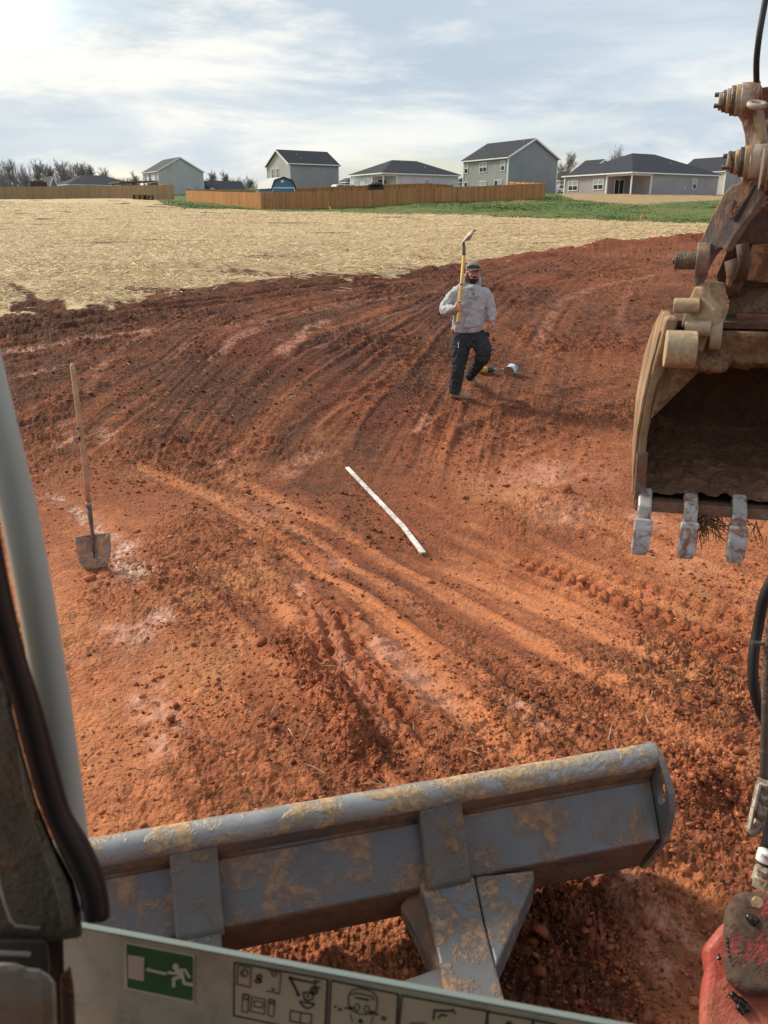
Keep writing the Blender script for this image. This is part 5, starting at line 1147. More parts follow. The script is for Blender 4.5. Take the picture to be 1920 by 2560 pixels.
M_STW = plain('sticker_white', (.62, .62, .52), .5, var=.1); M_STG = plain('sticker_green', (.010, .125, .045), .45, var=.18, nscale=30); M_INK = plain('sticker_ink', (.030, .028, .025), .6); M_INK2 = plain('sticker_faded_ink', (.105, .10, .075), .7)
st = decal('exit_sticker', [sc0([(1036, 1180), (1615, 1290), (1610, 1690), (1028, 1568)])], M_STW, glass, .0012)
decal('green_field', [sc0([(1046, 1196), (1600, 1302), (1596, 1668), (1056, 1556)])], M_STG, st, .0018)
decal('door_symbol', [sc0([(1060, 1287), (1194, 1308), (1192, 1504), (1062, 1478)])], plain('sticker_door', (.60, .52, .47), .5), st, .0024)
ar = strokes([sc0([(1220, 1408), (1376, 1444)])], 6.0)+[sc0([(1205, 1402), (1245, 1388), (1240, 1432)])]; decal('arrow_symbol', ar, M_STW, st, .0024)
hd = [(1455+26*math.cos(a), 1385+26*math.sin(a)) for a in [k*math.pi/6 for k in range(12)]]
mn = [sc0(hd)]+strokes([sc0([(1395, 1432), (1450, 1440), (1475, 1418)])], 6)+strokes([sc0([(1480, 1412), (1535, 1412), (1570, 1470)])], 6)+[sc0([(1450, 1405), (1510, 1400), (1530, 1470), (1478, 1478)])]+strokes([sc0([(1490, 1470), (1440, 1485), (1440, 1545)])], 7.5)+strokes([sc0([(1515, 1465), (1528, 1522), (1596, 1535)])], 7.5)
for i, q in enumerate(mn): decal('running_figure', [q], M_STW, st, .0024+.00002*i)
def s3(pts): return sc0(pts, 560, 2380, 3.77)
def s4(pts): return sc0(pts, 960, 2450, 3.072)
def circ(cx, cy, r, a0=0, a1=360, n=14, sx=1): return [(cx+r*sx*math.cos(math.radians(a0+(a1-a0)*k/n)), cy+r*math.sin(math.radians(a0+(a1-a0)*k/n))) for k in range(n+1)]
film = MT('label_film', .35, .5); film.color(film.mix(film.noise(film.pos(), 26, 5, .6), (.46, .40, .27), (.60, .54, .38)))
def label(name, outline, ink, faint, S):
    o = decal(name, [S(outline)], film.m, glass, .0010)
    decal('label_border', strokes([S(outline+[outline[0]])], 3.2), M_INK, o, .0016)
    if ink: decal('pictogram', [q for l, w in ink for q in strokes([S(l)], w)], M_INK, o, .0020)
    if faint: decal('faded_pictogram', [q for l, w in faint for q in strokes([S(l)], w)], M_INK2, o, .0018)
label('warning_label', [(97, 102), (972, 262), (948, 780), (90, 600)], [([(622, 248), (858, 296), (880, 276)], 4.5), ([(622, 248), (698, 405)], 4.5), (circ(622, 248, 8), 4), (circ(698, 405, 8), 4), ([(858, 296), (850, 330), (905, 338)], 3), ([(848, 270), (905, 285)], 2.5), (circ(845, 368, 36), 2.5), (circ(845, 368, 18), 2.5), ([(745, 380), (838, 398), (835, 440), (795, 465), (755, 445), (745, 380)], 3), (circ(788, 420, 5), 3), ([(710, 470), (852, 492), (820, 525), (780, 535), (745, 515), (710, 470)], 3.2), (circ(330, 235, 20), 3.5), (circ(318, 272, 24), 3), ([(318, 260), (350, 285)], 4)],
 [([(130, 130), (255, 152), (245, 335), (120, 305), (130, 130)], 2.5), (circ(190, 200, 34), 2.5), ([(180, 180), (180, 225)], 2), ([(415, 180), (535, 200), (520, 395), (400, 370)], 2.2), (circ(470, 210, 22), 2.5), ([(445, 345), (470, 355), (455, 370)], 3), ([(180, 400), (235, 410), (228, 450), (175, 440), (180, 400)], 4), ([(172, 450), (165, 560), (222, 575), (228, 450)], 2.2), ([(425, 450), (475, 460), (470, 490), (420, 480), (425, 450)], 4), ([(420, 490), (412, 600), (466, 612), (472, 495)], 2.2), ([(262, 425), (385, 450), (378, 590), (245, 560), (262, 425)], 2.2), ([(285, 460), (365, 475), (360, 530), (278, 515), (285, 460)], 2), ([(625, 555), (825, 590), (815, 690), (618, 650), (625, 555)], 3), ([(722, 572), (715, 670)], 2.5)], s3)
label('control_label', [(1008, 272), (1638, 402), (1615, 860), (985, 740)], [([(1140, 530), (1215, 532)], 3.5), ([(1215, 532), (1190, 520), (1190, 545), (1215, 532)], 3), ([(1370, 565), (1450, 595)], 3.5), ([(1370, 565), (1395, 562), (1388, 582), (1370, 565)], 3), ([(1240, 432), (1365, 456)], 4), ([(1075, 555), (1090, 530), (1105, 552)], 2.5), ([(1490, 612), (1520, 618), (1518, 645), (1488, 638), (1490, 612)], 2.5), (circ(1050, 517, 5), 3), ([(1285, 640), (1300, 665), (1270, 660), (1285, 640)], 5)],
 [([(1175, 540), (1170, 420), (1200, 365), (1280, 345), (1380, 370), (1430, 410), (1445, 470), (1430, 560)], 3), ([(1195, 400), (1260, 390), (1390, 420), (1410, 455)], 2.8), (circ(1253, 525, 34, n=12, sx=.7), 2.5), (circ(1343, 540, 34, n=12, sx=.7), 2.5), ([(1175, 540), (1280, 590), (1390, 590), (1430, 560)], 2.5), ([(1190, 590), (1210, 660)], 2), ([(1410, 600), (1380, 680)], 2)], s3)
label('work_label', [(138, 122), (792, 242), (770, 460), (110, 420)], [([(378, 305), (385, 235), (525, 240)], 4), ([(420, 292), (440, 268), (480, 275)], 4), ([(525, 225), (545, 262)], 3)], [([(200, 335), (320, 335)], 3)], s4)
label('key_label', [(800, 246), (1140, 308), (1125, 470), (785, 440)], [([(940, 340), (960, 325), (980, 345)], 5)], [], s4); label('spare_label', [(1150, 312), (1330, 345), (1320, 470), (1138, 440)], [], [], s4)
# ---------------------------------------------------------------- cab: front post, seal, grab rail, side panel
rail = hose([(-95, 660, .74), (-45, 890, .72), (0, 1080, .70), (46, 1275, .69), (90, 1500, .675), (132, 1750, .66), (166, 2000, .645), (180, 2120, .637), (188, 2195, .635)], .0158, plain('cream_rail_paint', (.47, .49, .44), .42, var=.05, nscale=3), 'grab_rail', seg=24)
M_TRIMC = muddy('cab_trim', (.125, .125, .105), mud=(.15, .11, .07), amount=.4, scale=9, rough=.6, edge=.15)
seal_o = [(-30, 1280), (0, 1441), (46, 1649), (92, 1787), (134, 1944), (161, 2036), (207, 2110), (240, 2183), (254, 2240), (259, 2290)]
seal_i = [(-70, 1380), (-30, 1560), (0, 1622), (46, 1833), (92, 1999), (138, 2110), (184, 2197), (202, 2250), (206, 2290)]
mid = [((a[0]+b_[0])/2, (a[1]+b_[1])/2) for a, b_ in zip(seal_o, seal_i+[seal_i[-1]])]
for k, (f, r, nm) in enumerate(((.10, .0075, 'door_seal'), (.45, .0085, 'door_seal'))):
    pts = []
    for t in np.linspace(0, 1, 10):
        io = t*(len(seal_o)-1); j = min(int(io), len(seal_o)-2); fo = io-j; A = np.array(seal_o[j])*(1-fo)+np.array(seal_o[j+1])*fo
        ii = t*(len(seal_i)-1); j = min(int(ii), len(seal_i)-2); fi = ii-j; B = np.array(seal_i[j])*(1-fi)+np.array(seal_i[j+1])*fi
        q = A*(1-f)+B*f; pts.append((q[0], q[1], .575-.01*k))
    hose(pts, r, M_RUB, nm)
slab_px('post_flange', [(x, y, .585) for x, y in seal_o]+[(x, y, .585) for x, y in reversed(seal_i)], .585, .02, M_RUB)
slab_px('cab_post', [(-300, 1200), (-70, 1380), (-30, 1560), (0, 1625), (46, 1838), (92, 2004), (138, 2115), (184, 2202), (203, 2275), (208, 2345), (60, 2365), (-300, 2365)], .59, .04, M_TRIMC, bev=.004)
slab_px('trim_ridge', [(40, 1850), (58, 1900), (100, 2045), (140, 2140), (176, 2220), (190, 2320), (160, 2330), (140, 2230), (100, 2110), (60, 1990)], .575, .02, muddy('worn_trim', (.15, .15, .12), mud=(.24, .17, .08), amount=.35, scale=16, rough=.6), bev=.004)
b = MB(); b.tube([at(-8, 2180, .57), at(12, 2255, .57), at(28, 2300, .57), at(40, 2313, .57), at(100, 2320, .57)], .0016, 6); b.build('trim_seam', plain('pale_seam', (.42, .41, .34), .5), EXC, smooth=True)
slab_px('side_console', [(-300, 2345), (120, 2345), (128, 2420), (118, 2460), (-300, 2460)], .575, .05, plain('console_plastic', (.065, .070, .062), .6), bev=.006)
b = MB(); b.tube([at(-40, 2380, .555), at(75, 2386, .555)], .0022, 6); b.build('console_rib', plain('pale_rib', (.33, .33, .29), .5), EXC)
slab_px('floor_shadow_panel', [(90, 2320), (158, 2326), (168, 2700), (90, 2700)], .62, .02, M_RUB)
lv = muddy('mud_stained_grey', (.30, .30, .275), mud=(.26, .15, .08), amount=.46, scale=11, rough=.5, edge=.25, bumpd=.0006)
slab_px('lever_guard', [(-200, 2420), (0, 2405), (40, 2398), (70, 2418), (100, 2421), (124, 2435), (140, 2456), (143, 2500), (146, 2720), (-200, 2720)], .50, .06, lv, bev=.016)
slab_px('pedal_bracket', [(150, 2440), (176, 2410), (186, 2470), (196, 2720), (158, 2720)], .545, .02, muddy('rusty_bracket', (.16, .13, .09), mud=(.25, .13, .06), amount=.5, scale=20, rough=.6), bev=.003)
slab_px('cab_floor_edge', [(140, 2700), (2000, 2780), (2000, 2900), (140, 2900)], .62, .05, M_RUB)

# ---------------------------------------------------------------- the rest of the cab round the operator
def cab_panel(name, c, size, mat):
    b = MB(); b.box(c, size); return b.build(name, mat, EXC, bevel=.02)
M_CABIN = plain('cab_lining', (.10, .10, .095), .8); M_CABRED = plain('red_bodywork', (.38, .045, .03), .45)
cab_panel('cab_roof', (.10, -.45, 2.86), (1.15, 1.75, .08), M_CABIN); cab_panel('cab_rear_wall', (.10, -1.30, 1.8), (1.15, .06, 2.05), M_CABIN)
cab_panel('cab_side_wall', (-.47, -.62, 1.8), (.05, 1.30, 2.05), M_CABIN); cab_panel('cab_side_wall', (.67, -.62, 1.8), (.05, 1.30, 2.05), M_CABIN)
cab_panel('cab_floor', (.10, -.50, .86), (1.15, 1.60, .08), M_CABIN); cab_panel('seat', (.0, -.75, 1.25), (.5, .5, .14), M_RUB); cab_panel('engine_cover', (.45, -2.2, 1.3), (1.9, 1.6, 1.1), M_CABRED)
cab_panel('boom_side_body', (1.05, -.9, 1.2), (.65, 1.5, .9), M_CABRED)
for s in (-1, 1): cab_panel('crawler_track', (.25+s*.85, -.7, .30), (.40, 2.4, .55), M_RUB)
# ================================================================== bucket
BO = at(1640, 1000, 3.04); PSI = math.radians(14)
bw = Vector((math.cos(PSI), -math.sin(PSI), 0)); bb = Vector((math.sin(PSI), math.cos(PSI), 0))
BK = thing('digging_bucket', BO, 'mud caked toothed digging bucket hanging open towards the cab at the right', 'bucket')
def side_pt(px, py, off=0.0): return at_plane(px, py, BO+bw*off, bw)
def bl(p): q = Vector(p)-BO; return q.dot(bb), q.z
F_top, F_mid, F_lip = bl(side_pt(1656, 815)), bl(side_pt(1636, 1040)), bl(side_pt(1592, 1245))
def Bp(w, b_, z): t_ = (ZT_-z)/(ZT_-ZL_); return BO+bw*(w-.035*t_-.022*math.sin(math.pi*min(1, max(0, t_))))+bb*b_+Vector((0, 0, z))
WB = .76; zt, zl = at(1656, 815, 3.02).z-BO.z, at(1592, 1245, 3.10).z-BO.z
ZT_, ZL_ = zt, zl
front = [(0.0, zt), (.015, zt-.12), (.03, zt-.26), (.05, zl+.26), (.045, zl+.1), (.02, zl)]
back = [(.10, zl-.02), (.30, zl-.02), (.50, zl+.10), (.60, zl+.30), (.58, zl+.50), (.44, zt-.04), (.25, zt+.03), (.08, zt+.03)]
for w0 in (0.0, WB-.03):
    b = MB(); b.plate([Bp(w0, *q) for q in front+back], bw*.03); sp_ = b.build('side_plate', M_SIDE, BK, bevel=.006)
    b = MB(); b.plate([Bp(w0-.012 if w0 == 0 else w0+.03, *q) for q in [(.0, zt-.02), (.018, zt-.14), (.036, zt-.28), (.056, zl+.26), (.05, zl+.1), (.03, zl+.02), (.10, zl+.02), (.13, zl+.25), (.11, zt-.26), (.09, zt-.05)]], bw*.012); b.build('side_wear_strip', M_SIDE, sp_, bevel=.004)
b = MB(); b.plate([Bp(-.004, .028, zl+.20), Bp(-.004, .0, zl-.02), Bp(-.004, .045, zl-.04), Bp(-.004, .075, zl+.17)], bw*.042); b.build('side_cutter', M_LIP, BK, bevel=.004)
sh = [(.0, zl-.005), (.10, zl-.012), (.30, zl-.01), (.49, zl+.105), (.585, zl+.30), (.565, zl+.49), (.43, zt-.05), (.25, zt+.02), (.07, zt+.01)]
b = MB(); ins = [(x*.97+.0, z+(.022 if z < zl+.3 else -.022)) for x, z in sh]
b.plate([Bp(.03, *q) for q in sh]+[Bp(.03, *q) for q in reversed(ins)], bw*(WB-.06)); b.build('shell', muddy('bucket_inside_shade', (.070, .036, .021), mud=(.11, .055, .028), amount=.55, scale=8, rough=.95, edge=.2), BK)  # inside coloured dark to paint in the deep shade of the bucket
# earth still lying in the bucket
def heap():
    nx, ny = 60, 40; xs = np.linspace(.03, WB-.03, nx); ys = np.linspace(.02, .57, ny); X, Yq = np.meshgrid(xs, ys)
    H = zl+.02+.03*fbm(X*7, Yq*7, 3, 4)+np.interp(Yq, [.02, .15, .35, .5, .57], [.0, .03, .07, .14, .22])+clodf(X*22, Yq*22, 5, .6)*.03
    vs = [Bp(float(a), float(c), float(h)) for a, c, h in zip(X.ravel(), Yq.ravel(), H.ravel())]
    m = MB(); m.add(vs, [(j*nx+i, j*nx+i+1, (j+1)*nx+i+1, (j+1)*nx+i) for j in range(ny-1) for i in range(nx-1)]); o = m.build('bucket_earth', muddy('shade_dark_earth', (.13, .066, .038), mud=(.26, .13, .066), amount=.5, scale=16, rough=.95, edge=.2, bumpd=.02), smooth=True); tag(o, 'dark crumbly earth left lying inside the bucket', 'soil')  # earth colour set dark for the shade inside the bucket
heap()
# lip, adapters, teeth
b = MB(); b.plate([Bp(.0, *q) for q in ((-.015, zl-.03), (.0, zl+.012), (.12, zl+.01), (.12, zl-.02))], bw*WB); b.build('cutting_edge', M_LIP, BK, bevel=.004)
for i, w0 in enumerate((.012, .182, .358, .534, .70)):
    a = MB(); c = w0; hw = .026
    a.plate([Bp(c, .035, zl+.055), Bp(c, -.035, zl-.0), Bp(c, -.05, zl-.055), Bp(c, -.01, zl-.06), Bp(c, .05, zl-.01)], bw*2*hw); ad = a.build('tooth_adapter', M_TOOTH, BK, bevel=.008, bseg=3)
    t = MB(); tw = .034; c2 = c+hw
    vs = []
    for (b0, z0, b1, z1, k) in ((-.062, zl-.045, .0, zl-.055, 1.0), (-.085, zl-.10, -.03, zl-.11, 1.03), (-.098, zl-.155, -.066, zl-.16, 1.0), (-.100, zl-.182, -.084, zl-.184, .82)):
        vs += [Bp(c2-tw*k, b0, z0), Bp(c2+tw*k, b0, z0), Bp(c2+tw*k*.9, b1, z1), Bp(c2-tw*k*.9, b1, z1)]
    t.add(vs, [(0, 1, 2, 3), (12, 15, 14, 13)]+[(4*j+k, 4*j+(k+1) % 4, 4*(j+1)+(k+1) % 4, 4*(j+1)+k) for j in range(3) for k in range(4)]); t.build('tooth', M_TOOTH, ad, bevel=.007, bseg=3)
# top: corner web, hinge tube, ears with pins
b = MB(); A = [Bp(.03, .02, zt-.02), Bp(.03, .02, zt-.36), Bp(.20, .05, zt-.13), Bp(WB-.03, .05, zt-.15), Bp(WB-.03, .05, zt-.02)]; b.plate(A, bb*.05); b.build('top_web', M_MUD, BK, bevel=.012)
tb = MB(); t0 = at(1662, 872, 2.98); tb.tube([t0, t0+bw*.105], 47*K, 26); tb.build('hinge_tube', M_TANSTEEL, BK, smooth=True, auto=40, bevel=.004)
b = MB(); b.plate([Bp(-.002, -.03, zt+.03), Bp(-.002, .05, zt+.035), Bp(-.002, .06, zt-.1), Bp(-.002, .03, zt-.22), Bp(-.002, -.015, zt-.10)], bw*.045); b.build('side_plate_boss', M_SIDE, BK, bevel=.012, bseg=3)
ear = [(1736, 717), (1757, 719), (1762, 743), (1777, 760), (1788, 772), (1787, 810), (1769, 843), (1754, 875), (1731, 905), (1729, 870), (1722, 825), (1700, 819), (1710, 784), (1724, 744)]
for k, (dx, off) in enumerate(((0, .04), (225, .04))):
    b = MB(); b.plate([at_plane(x+dx, y+dx*.02, PC+PN*off, PN)+bw*(.0) for x, y in ear], -PN*.05); e_ = b.build('hanger_ear', M_TANSTEEL, BK, bevel=.007, bseg=3)
    if k == 0:
        for px, py, r, L in ((1718, 764, 19, .085), (1746, 821, 20, .085)):
            q = at_plane(px, py, PC+PN*.06, PN); m = MB(); m.tube([q-WX*L*.5, q+WX*L*.55], r*K, 22); m.build('ear_pin', M_TANSTEEL, e_, smooth=True, auto=40, bevel=.004)
        q = at_plane(1782, 835, PC+PN*.0, PN); m = MB(); m.tube([q-WX*.03, q+WX*.01], 40*K, 24); m.build('ear_collar', M_TANSTEEL, e_, smooth=True, auto=40, bevel=.004)
b = MB(); b.tube([at(1788, 842, 3.10), at(1990, 858, 3.0)], 20*K, 22); b.build('cross_tube', muddy('oily_tube', (.13, .12, .10), mud=(.22, .15, .09), amount=.4, scale=6, rough=.4, edge=.2), BK, smooth=True)
slab_px('hinge_block', [(1760, 705), (1772, 702), (1812, 706), (1822, 745), (1812, 760), (1821, 770), (1813, 800), (1800, 812), (1790, 790), (1772, 745)], 3.10, .16, M_TANSTEEL, BK, bev=.008)
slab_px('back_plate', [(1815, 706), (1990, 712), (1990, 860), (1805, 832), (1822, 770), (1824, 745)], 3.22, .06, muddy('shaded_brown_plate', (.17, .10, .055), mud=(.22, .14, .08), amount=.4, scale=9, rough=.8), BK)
b = MB(); q = at(1848, 730, 3.20); b.tube([q, q+Vector((0, -.02, 0))], 13*K, 20); b.build('plug', M_BROWN, BK, smooth=True, auto=40)
slab_px('red_spacer', [(1841, 783), (1990, 788), (1990, 818), (1832, 812)], 3.12, .10, muddy('faded_red_block', (.27, .06, .04), mud=(.25, .11, .06), amount=.3, scale=12, rough=.7), BK, bev=.006)
slab_px('stop_block', [(1803, 842), (1829, 843), (1824, 862), (1806, 880), (1793, 884)], 3.04, .12, M_TANSTEEL, BK, bev=.006)
slab_px('stop_block', [(1912, 848), (1990, 846), (1990, 890), (1900, 880)], 3.02, .12, M_TANSTEEL, BK, bev=.006)
def mudroll():
    m = MB(); rnd = random.Random(9)
    for i in range(90):
        px = rnd.uniform(1735, 1960); py = 905+rnd.gauss(0, 9)-(8 if px > 1800 else 0); m.ball(at(px, py, 3.06+rnd.uniform(-.02, .05)), rnd.uniform(.012, .035), 7, 5, (1.4, 1, .8))
    o = m.build('caked_earth', M_MUD, BK, smooth=True); r = o.modifiers.new('r', 'REMESH'); r.mode = 'VOXEL'; r.voxel_size = .007; r.use_smooth_shade = True
mudroll()
# roots and grass caught between the teeth
def roots(px, py, n, spread, seed, green, label, Y=2.99):
    rnd = random.Random(seed); C = at(px, py, Y); m = MB()
    for i in range(n):
        a = C+Vector((rnd.gauss(0, spread), rnd.gauss(0, .02), rnd.gauss(0, .015))); d = Vector((rnd.gauss(0, .05), rnd.gauss(-.01, .02), -rnd.uniform(.03, .11)+(.05 if rnd.random() < .35 else 0)))
        m.tube([a, a+d*.5+Vector((rnd.gauss(0, .012), 0, .008)), a+d], [.0022, .0016, .0006], 4, cap=False)
    mt = plain('root_green' if green else 'root_brown', (.10, .11, .035) if green else (.115, .075, .045), .8, var=.4, nscale=40)
    o = m.build('root_tuft', mt); tag(o, label, 'roots', kind='stuff')
roots(1765, 1292, 80, .022, 1, False, 'tangle of brown roots hanging between the second and third tooth'); roots(1772, 1305, 30, .018, 2, True, 'green grass blades in the root tangle on the bucket lip'); roots(1870, 1300, 22, .03, 3, True, 'thin grass sprigs on the lip at the right edge')
# ================================================================== the man on the slope
FOOT = G(1150, 1002); YM = FOOT.y; LF = G(1184, 971); SP_ = depth_of(at(1175, 830, YM))/FPX
def Mp(px, py, dy=0.0): return at(px, py, YM+dy)
def soft(o, vox, smooth=4, disp=0.0, scale=.08, fac=.5):
    r = o.modifiers.new('remesh', 'REMESH'); r.mode = 'VOXEL'; r.voxel_size = vox; r.use_smooth_shade = True
    if smooth: s = o.modifiers.new('smooth', 'SMOOTH'); s.iterations = smooth; s.factor = fac
    if disp:
        t = bpy.data.textures.new('folds', 'CLOUDS'); t.noise_scale = scale; t.noise_depth = 2
        d = o.modifiers.new('folds', 'DISPLACE'); d.texture = t; d.strength = disp; d.mid_level = .5; d.texture_coords = 'GLOBAL'
    return o
def cloth(name, col, dirt, amt, rough=.95, weave=True):
    m = MT(name, rough, .15); p = m.pos(); a = m.noise(p, 4.5, 5, .6); b = m.noise(p, 140, 3, .6); c = m.noise(p, 16, 4, .6)
    k = m.mix(m.ramp(c, .3, .7), tuple(q*.86 for q in col), tuple(min(1, q*1.12) for q in col)); k = m.mix(m.ramp(a, .62-amt*.4, .85-amt*.3, 0, .65), k, dirt); m.color(k); m.bump(b, .35, .002); m.bump(c, .3, .012); return m.m
M_HOOD = cloth('grey_hoodie', (.42, .425, .435), (.33, .285, .24), .05); M_PANTS = cloth('charcoal_work_trousers', (.040, .044, .050), (.13, .085, .055), .18)
M_BOOT = cloth('tan_boot_leather', (.42, .27, .165), (.36, .20, .12), .4, .7); M_SOLE = plain('boot_sole', (.24, .165, .11), .85); M_RIB = cloth('hoodie_rib', (.40, .405, .41), (.30, .22, .16), .3)
sk = MT('skin', .5, .4); n_ = sk.noise(sk.pos(), 22, 4, .6); sk.color(sk.mix(n_, (.42, .19, .13), (.55, .28, .20))); sk.set(sk.b.inputs['Subsurface Weight'], .12); sk.set(sk.b.inputs['Subsurface Radius'], (.02, .008, .005)); M_SKIN = sk.m
UPV = (0, -1, 0); px2 = SP_
# ---- head frame
HC = Mp(1181, 684, -.02); hf = Vector((.27, -.95, -.04)).normalized(); hu = (Vector((.02, 0, 1))-hf*hf.dot(Vector((.02, 0, 1)))).normalized(); hr = hu.cross(hf)
def Hp(r, f, u): return HC+hr*r+hf*f+hu*u
def hball(mb, r, f, u, a, b_, c, seg=14, rings=10, tone=None):
    t = MB(); t.ball((0, 0, 0), 1, seg, rings); mb.add([Hp(r+v[0]*a, f+v[1]*b_, u+v[2]*c) for v in t.v], t.f, tone)
# ---- shovel line over the shoulder
def shv(t): y = 806-t*(806-636); return Mp(1145+t*15, y, -.34+t*.27)
sa = (shv(1)-shv(0)).normalized()
# ---- body, one surface
B = MB()
B.tube([Mp(1181, 700), Mp(1180, 722), Mp(1177, 760), Mp(1173, 800), Mp(1171, 835), Mp(1172, 856)], [(.055, .055), (.11, .07), (.15, .10), (.15, .11), (.17, .12), (.15, .11)], 18, upv=UPV)
for pts, rr in (([Mp(1153, 842), Mp(1150, 875), Mp(1146, 910, -.04), Mp(1141, 945, -.02), Mp(1138, 985)], [.09, .085, .06, .055, .045]), ([Mp(1193, 842), Mp(1206, 870, -.08), Mp(1210, 888, -.12), Mp(1190, 915, .15), Mp(1172, 945, .42)], [.09, .085, .06, .052, .043]),
                ([Mp(1148, 728), Mp(1126, 750, .03), Mp(1111, 776, .0), Mp(1126, 774, -.16), Mp(1141, 769, -.28)], [.035, .05, .045, .04, .032]), ([Mp(1206, 728), Mp(1219, 750, .03), Mp(1225, 772, .02), Mp(1228, 795, -.05), Mp(1231, 808, -.08)], [.035, .05, .045, .036, .030])):
    B.tube(pts, rr, 12)
B.tube([Hp(0, -.03, -.16), Hp(0, -.015, -.07), Hp(0, 0, 0)], [.062, .060, .06], 14)
hball(B, 0, 0, .035, .076, .095, .105); hball(B, 0, .030, -.055, .058, .062, .062); hball(B, 0, .02, -.01, .066, .075, .07)
B.tube([Hp(0, .088, .028), Hp(0, .104, .0), Hp(0, .112, -.014)], [.009, .013, .016], 8); hball(B, -.016, .095, -.018, .012, .012, .010, 8, 6); hball(B, .016, .095, -.018, .012, .012, .010, 8, 6)
for s in (-1, 1): hball(B, s*.036, .082, .042, .026, .014, .010, 8, 6); hball(B, s*.078, -.005, .0, .012, .022, .034, 8, 6); hball(B, s*.038, .062, -.012, .026, .022, .022, 8, 6)
# right hand closed round the shaft
hc = shv(.215); side = Vector((-1, .05, -.05)); side = (side-sa*side.dot(sa)).normalized(); frt = sa.cross(side); frt = frt if frt.y < 0 else -frt
B.tube([Mp(1141, 769, -.28), hc+side*.05-sa*.005+frt*.0, hc+side*.038+sa*.0], [.032, .040, .040], 12)
hball_pal = [hc+side*.033+sa*(k*.024-.036) for k in range(4)]
for k in range(4):
    o_ = sa*(k*.0235-.036); path = []
    for a in np.linspace(-25, 205, 8):
        ar_ = math.radians(a); path.append(hc+o_+(side*math.cos(ar_)+frt*math.sin(ar_))*.031)
    B.tube(path, [.0115, .0118, .0115, .011, .0105, .010, .0095, .008], 8)
    B.tube([hc+o_+side*.055, hc+o_+side*.034+frt*.02], [.014, .0125], 8)
B.tube([hc+side*.040+sa*.045, hc+side*.020+sa*.066+frt*.018, hc-side*.012+sa*.074+frt*.026, hc-side*.034+sa*.080+frt*.024], [.016, .013, .0115, .009], 8)
# left hand hanging open
w0 = Mp(1231, 808, -.08); w1 = Mp(1233, 818, -.10); B.tube([w0, (w0+w1)/2, w1], [(.030, .022), (.040, .020), (.040, .018)], 12)
for k in range(4):
    b0 = w1+Vector((-.028+k*.019, -.005*k, .002*k)); L = (.070, .080, .076, .060)[k]; B.tube([b0+Vector((0, 0, .03)), b0, b0+Vector((.004, -.012, -L*.45)), b0+Vector((.0, .004, -L))], [.0105, .0105, .0095, .0075], 8)
B.tube([w0+Vector((-.032, -.01, -.01)), w1+Vector((-.050, -.022, .0)), w1+Vector((-.046, -.03, -.035))], [.013, .0115, .009], 8)
person = B.build('person', M_SKIN); soft(person, .0055, 3)
tag(person, 'man in grey hoodie, dark trousers and tan boots shouldering a shovel', 'person')
# ---- hoodie
H = MB()
H.tube([Mp(1181, 709), Mp(1180, 714), Mp(1178, 722), Mp(1177, 735), Mp(1175, 755), Mp(1173, 780), Mp(1171, 803), Mp(1170, 817), Mp(1170, 825)], [(.095, .085), (.155, .105), (.205, .125), (.212, .145), (.205, .158), (.196, .168), (.200, .172), (.205, .170), (.188, .155)], 22, upv=UPV)
H.tube([Mp(1156, 726), Mp(1144, 731, .0), Mp(1128, 750, .03), Mp(1113, 770, .02), Mp(1112, 777, -.03), Mp(1122, 776, -.12), Mp(1132, 772, -.20)], [.060, .080, .088, .078, .074, .066, .048], 16)
H.tube([Mp(1200, 726), Mp(1210, 733, .0), Mp(1219, 750, .03), Mp(1226, 772, .02), Mp(1228, 786, -.02), Mp(1228, 794, -.04)], [.060, .080, .080, .070, .064, .050], 16)
# hood: thick collar round the neck and a fold behind the head
col_ = [Hp(math.sin(a)*.096, -.035-math.cos(a)*-.118 if False else .02+math.cos(a)*.105-.03, -.135-.035*math.cos(a)-.012*abs(math.sin(a))+(.055 if math.cos(a) < 0 else 0)*-math.cos(a)) for a in np.linspace(0, 2*math.pi, 25)]
H.tube(col_, .034, 10, cap=False); H.tube([Hp(-.10, -.05, -.06), Hp(-.06, -.12, -.055), Hp(.0, -.145, -.06), Hp(.06, -.12, -.045), Hp(.105, -.05, -.035)], [.03, .045, .05, .048, .034], 10)
H.tube([Hp(.098, .02, -.13), Hp(.104, -.01, -.08), Hp(.098, -.04, -.03)], [.03, .032, .02], 10); H.tube([Hp(-.098, .02, -.13), Hp(-.100, -.01, -.09), Hp(-.095, -.04, -.05)], [.028, .028, .02], 10)
hood = H.build('hoodie', M_HOOD, person); soft(hood, .010, 3, .042, .060)
for pts, rr in (([Mp(1131, 772, -.20), Mp(1139, 770, -.25)], [.046, .043]), ([Mp(1228, 793, -.04), Mp(1230, 804, -.07)], [.047, .042])):
    c = MB(); c.tube(pts, rr, 16); c.build('cuff', M_RIB, person, smooth=True, bevel=.006)
c = MB(); c.tube([Mp(1170, 822), Mp(1170, 829)], [(.190, .156), (.182, .15)], 24, upv=UPV); c.build('hem_band', M_RIB, person, smooth=True, bevel=.008)
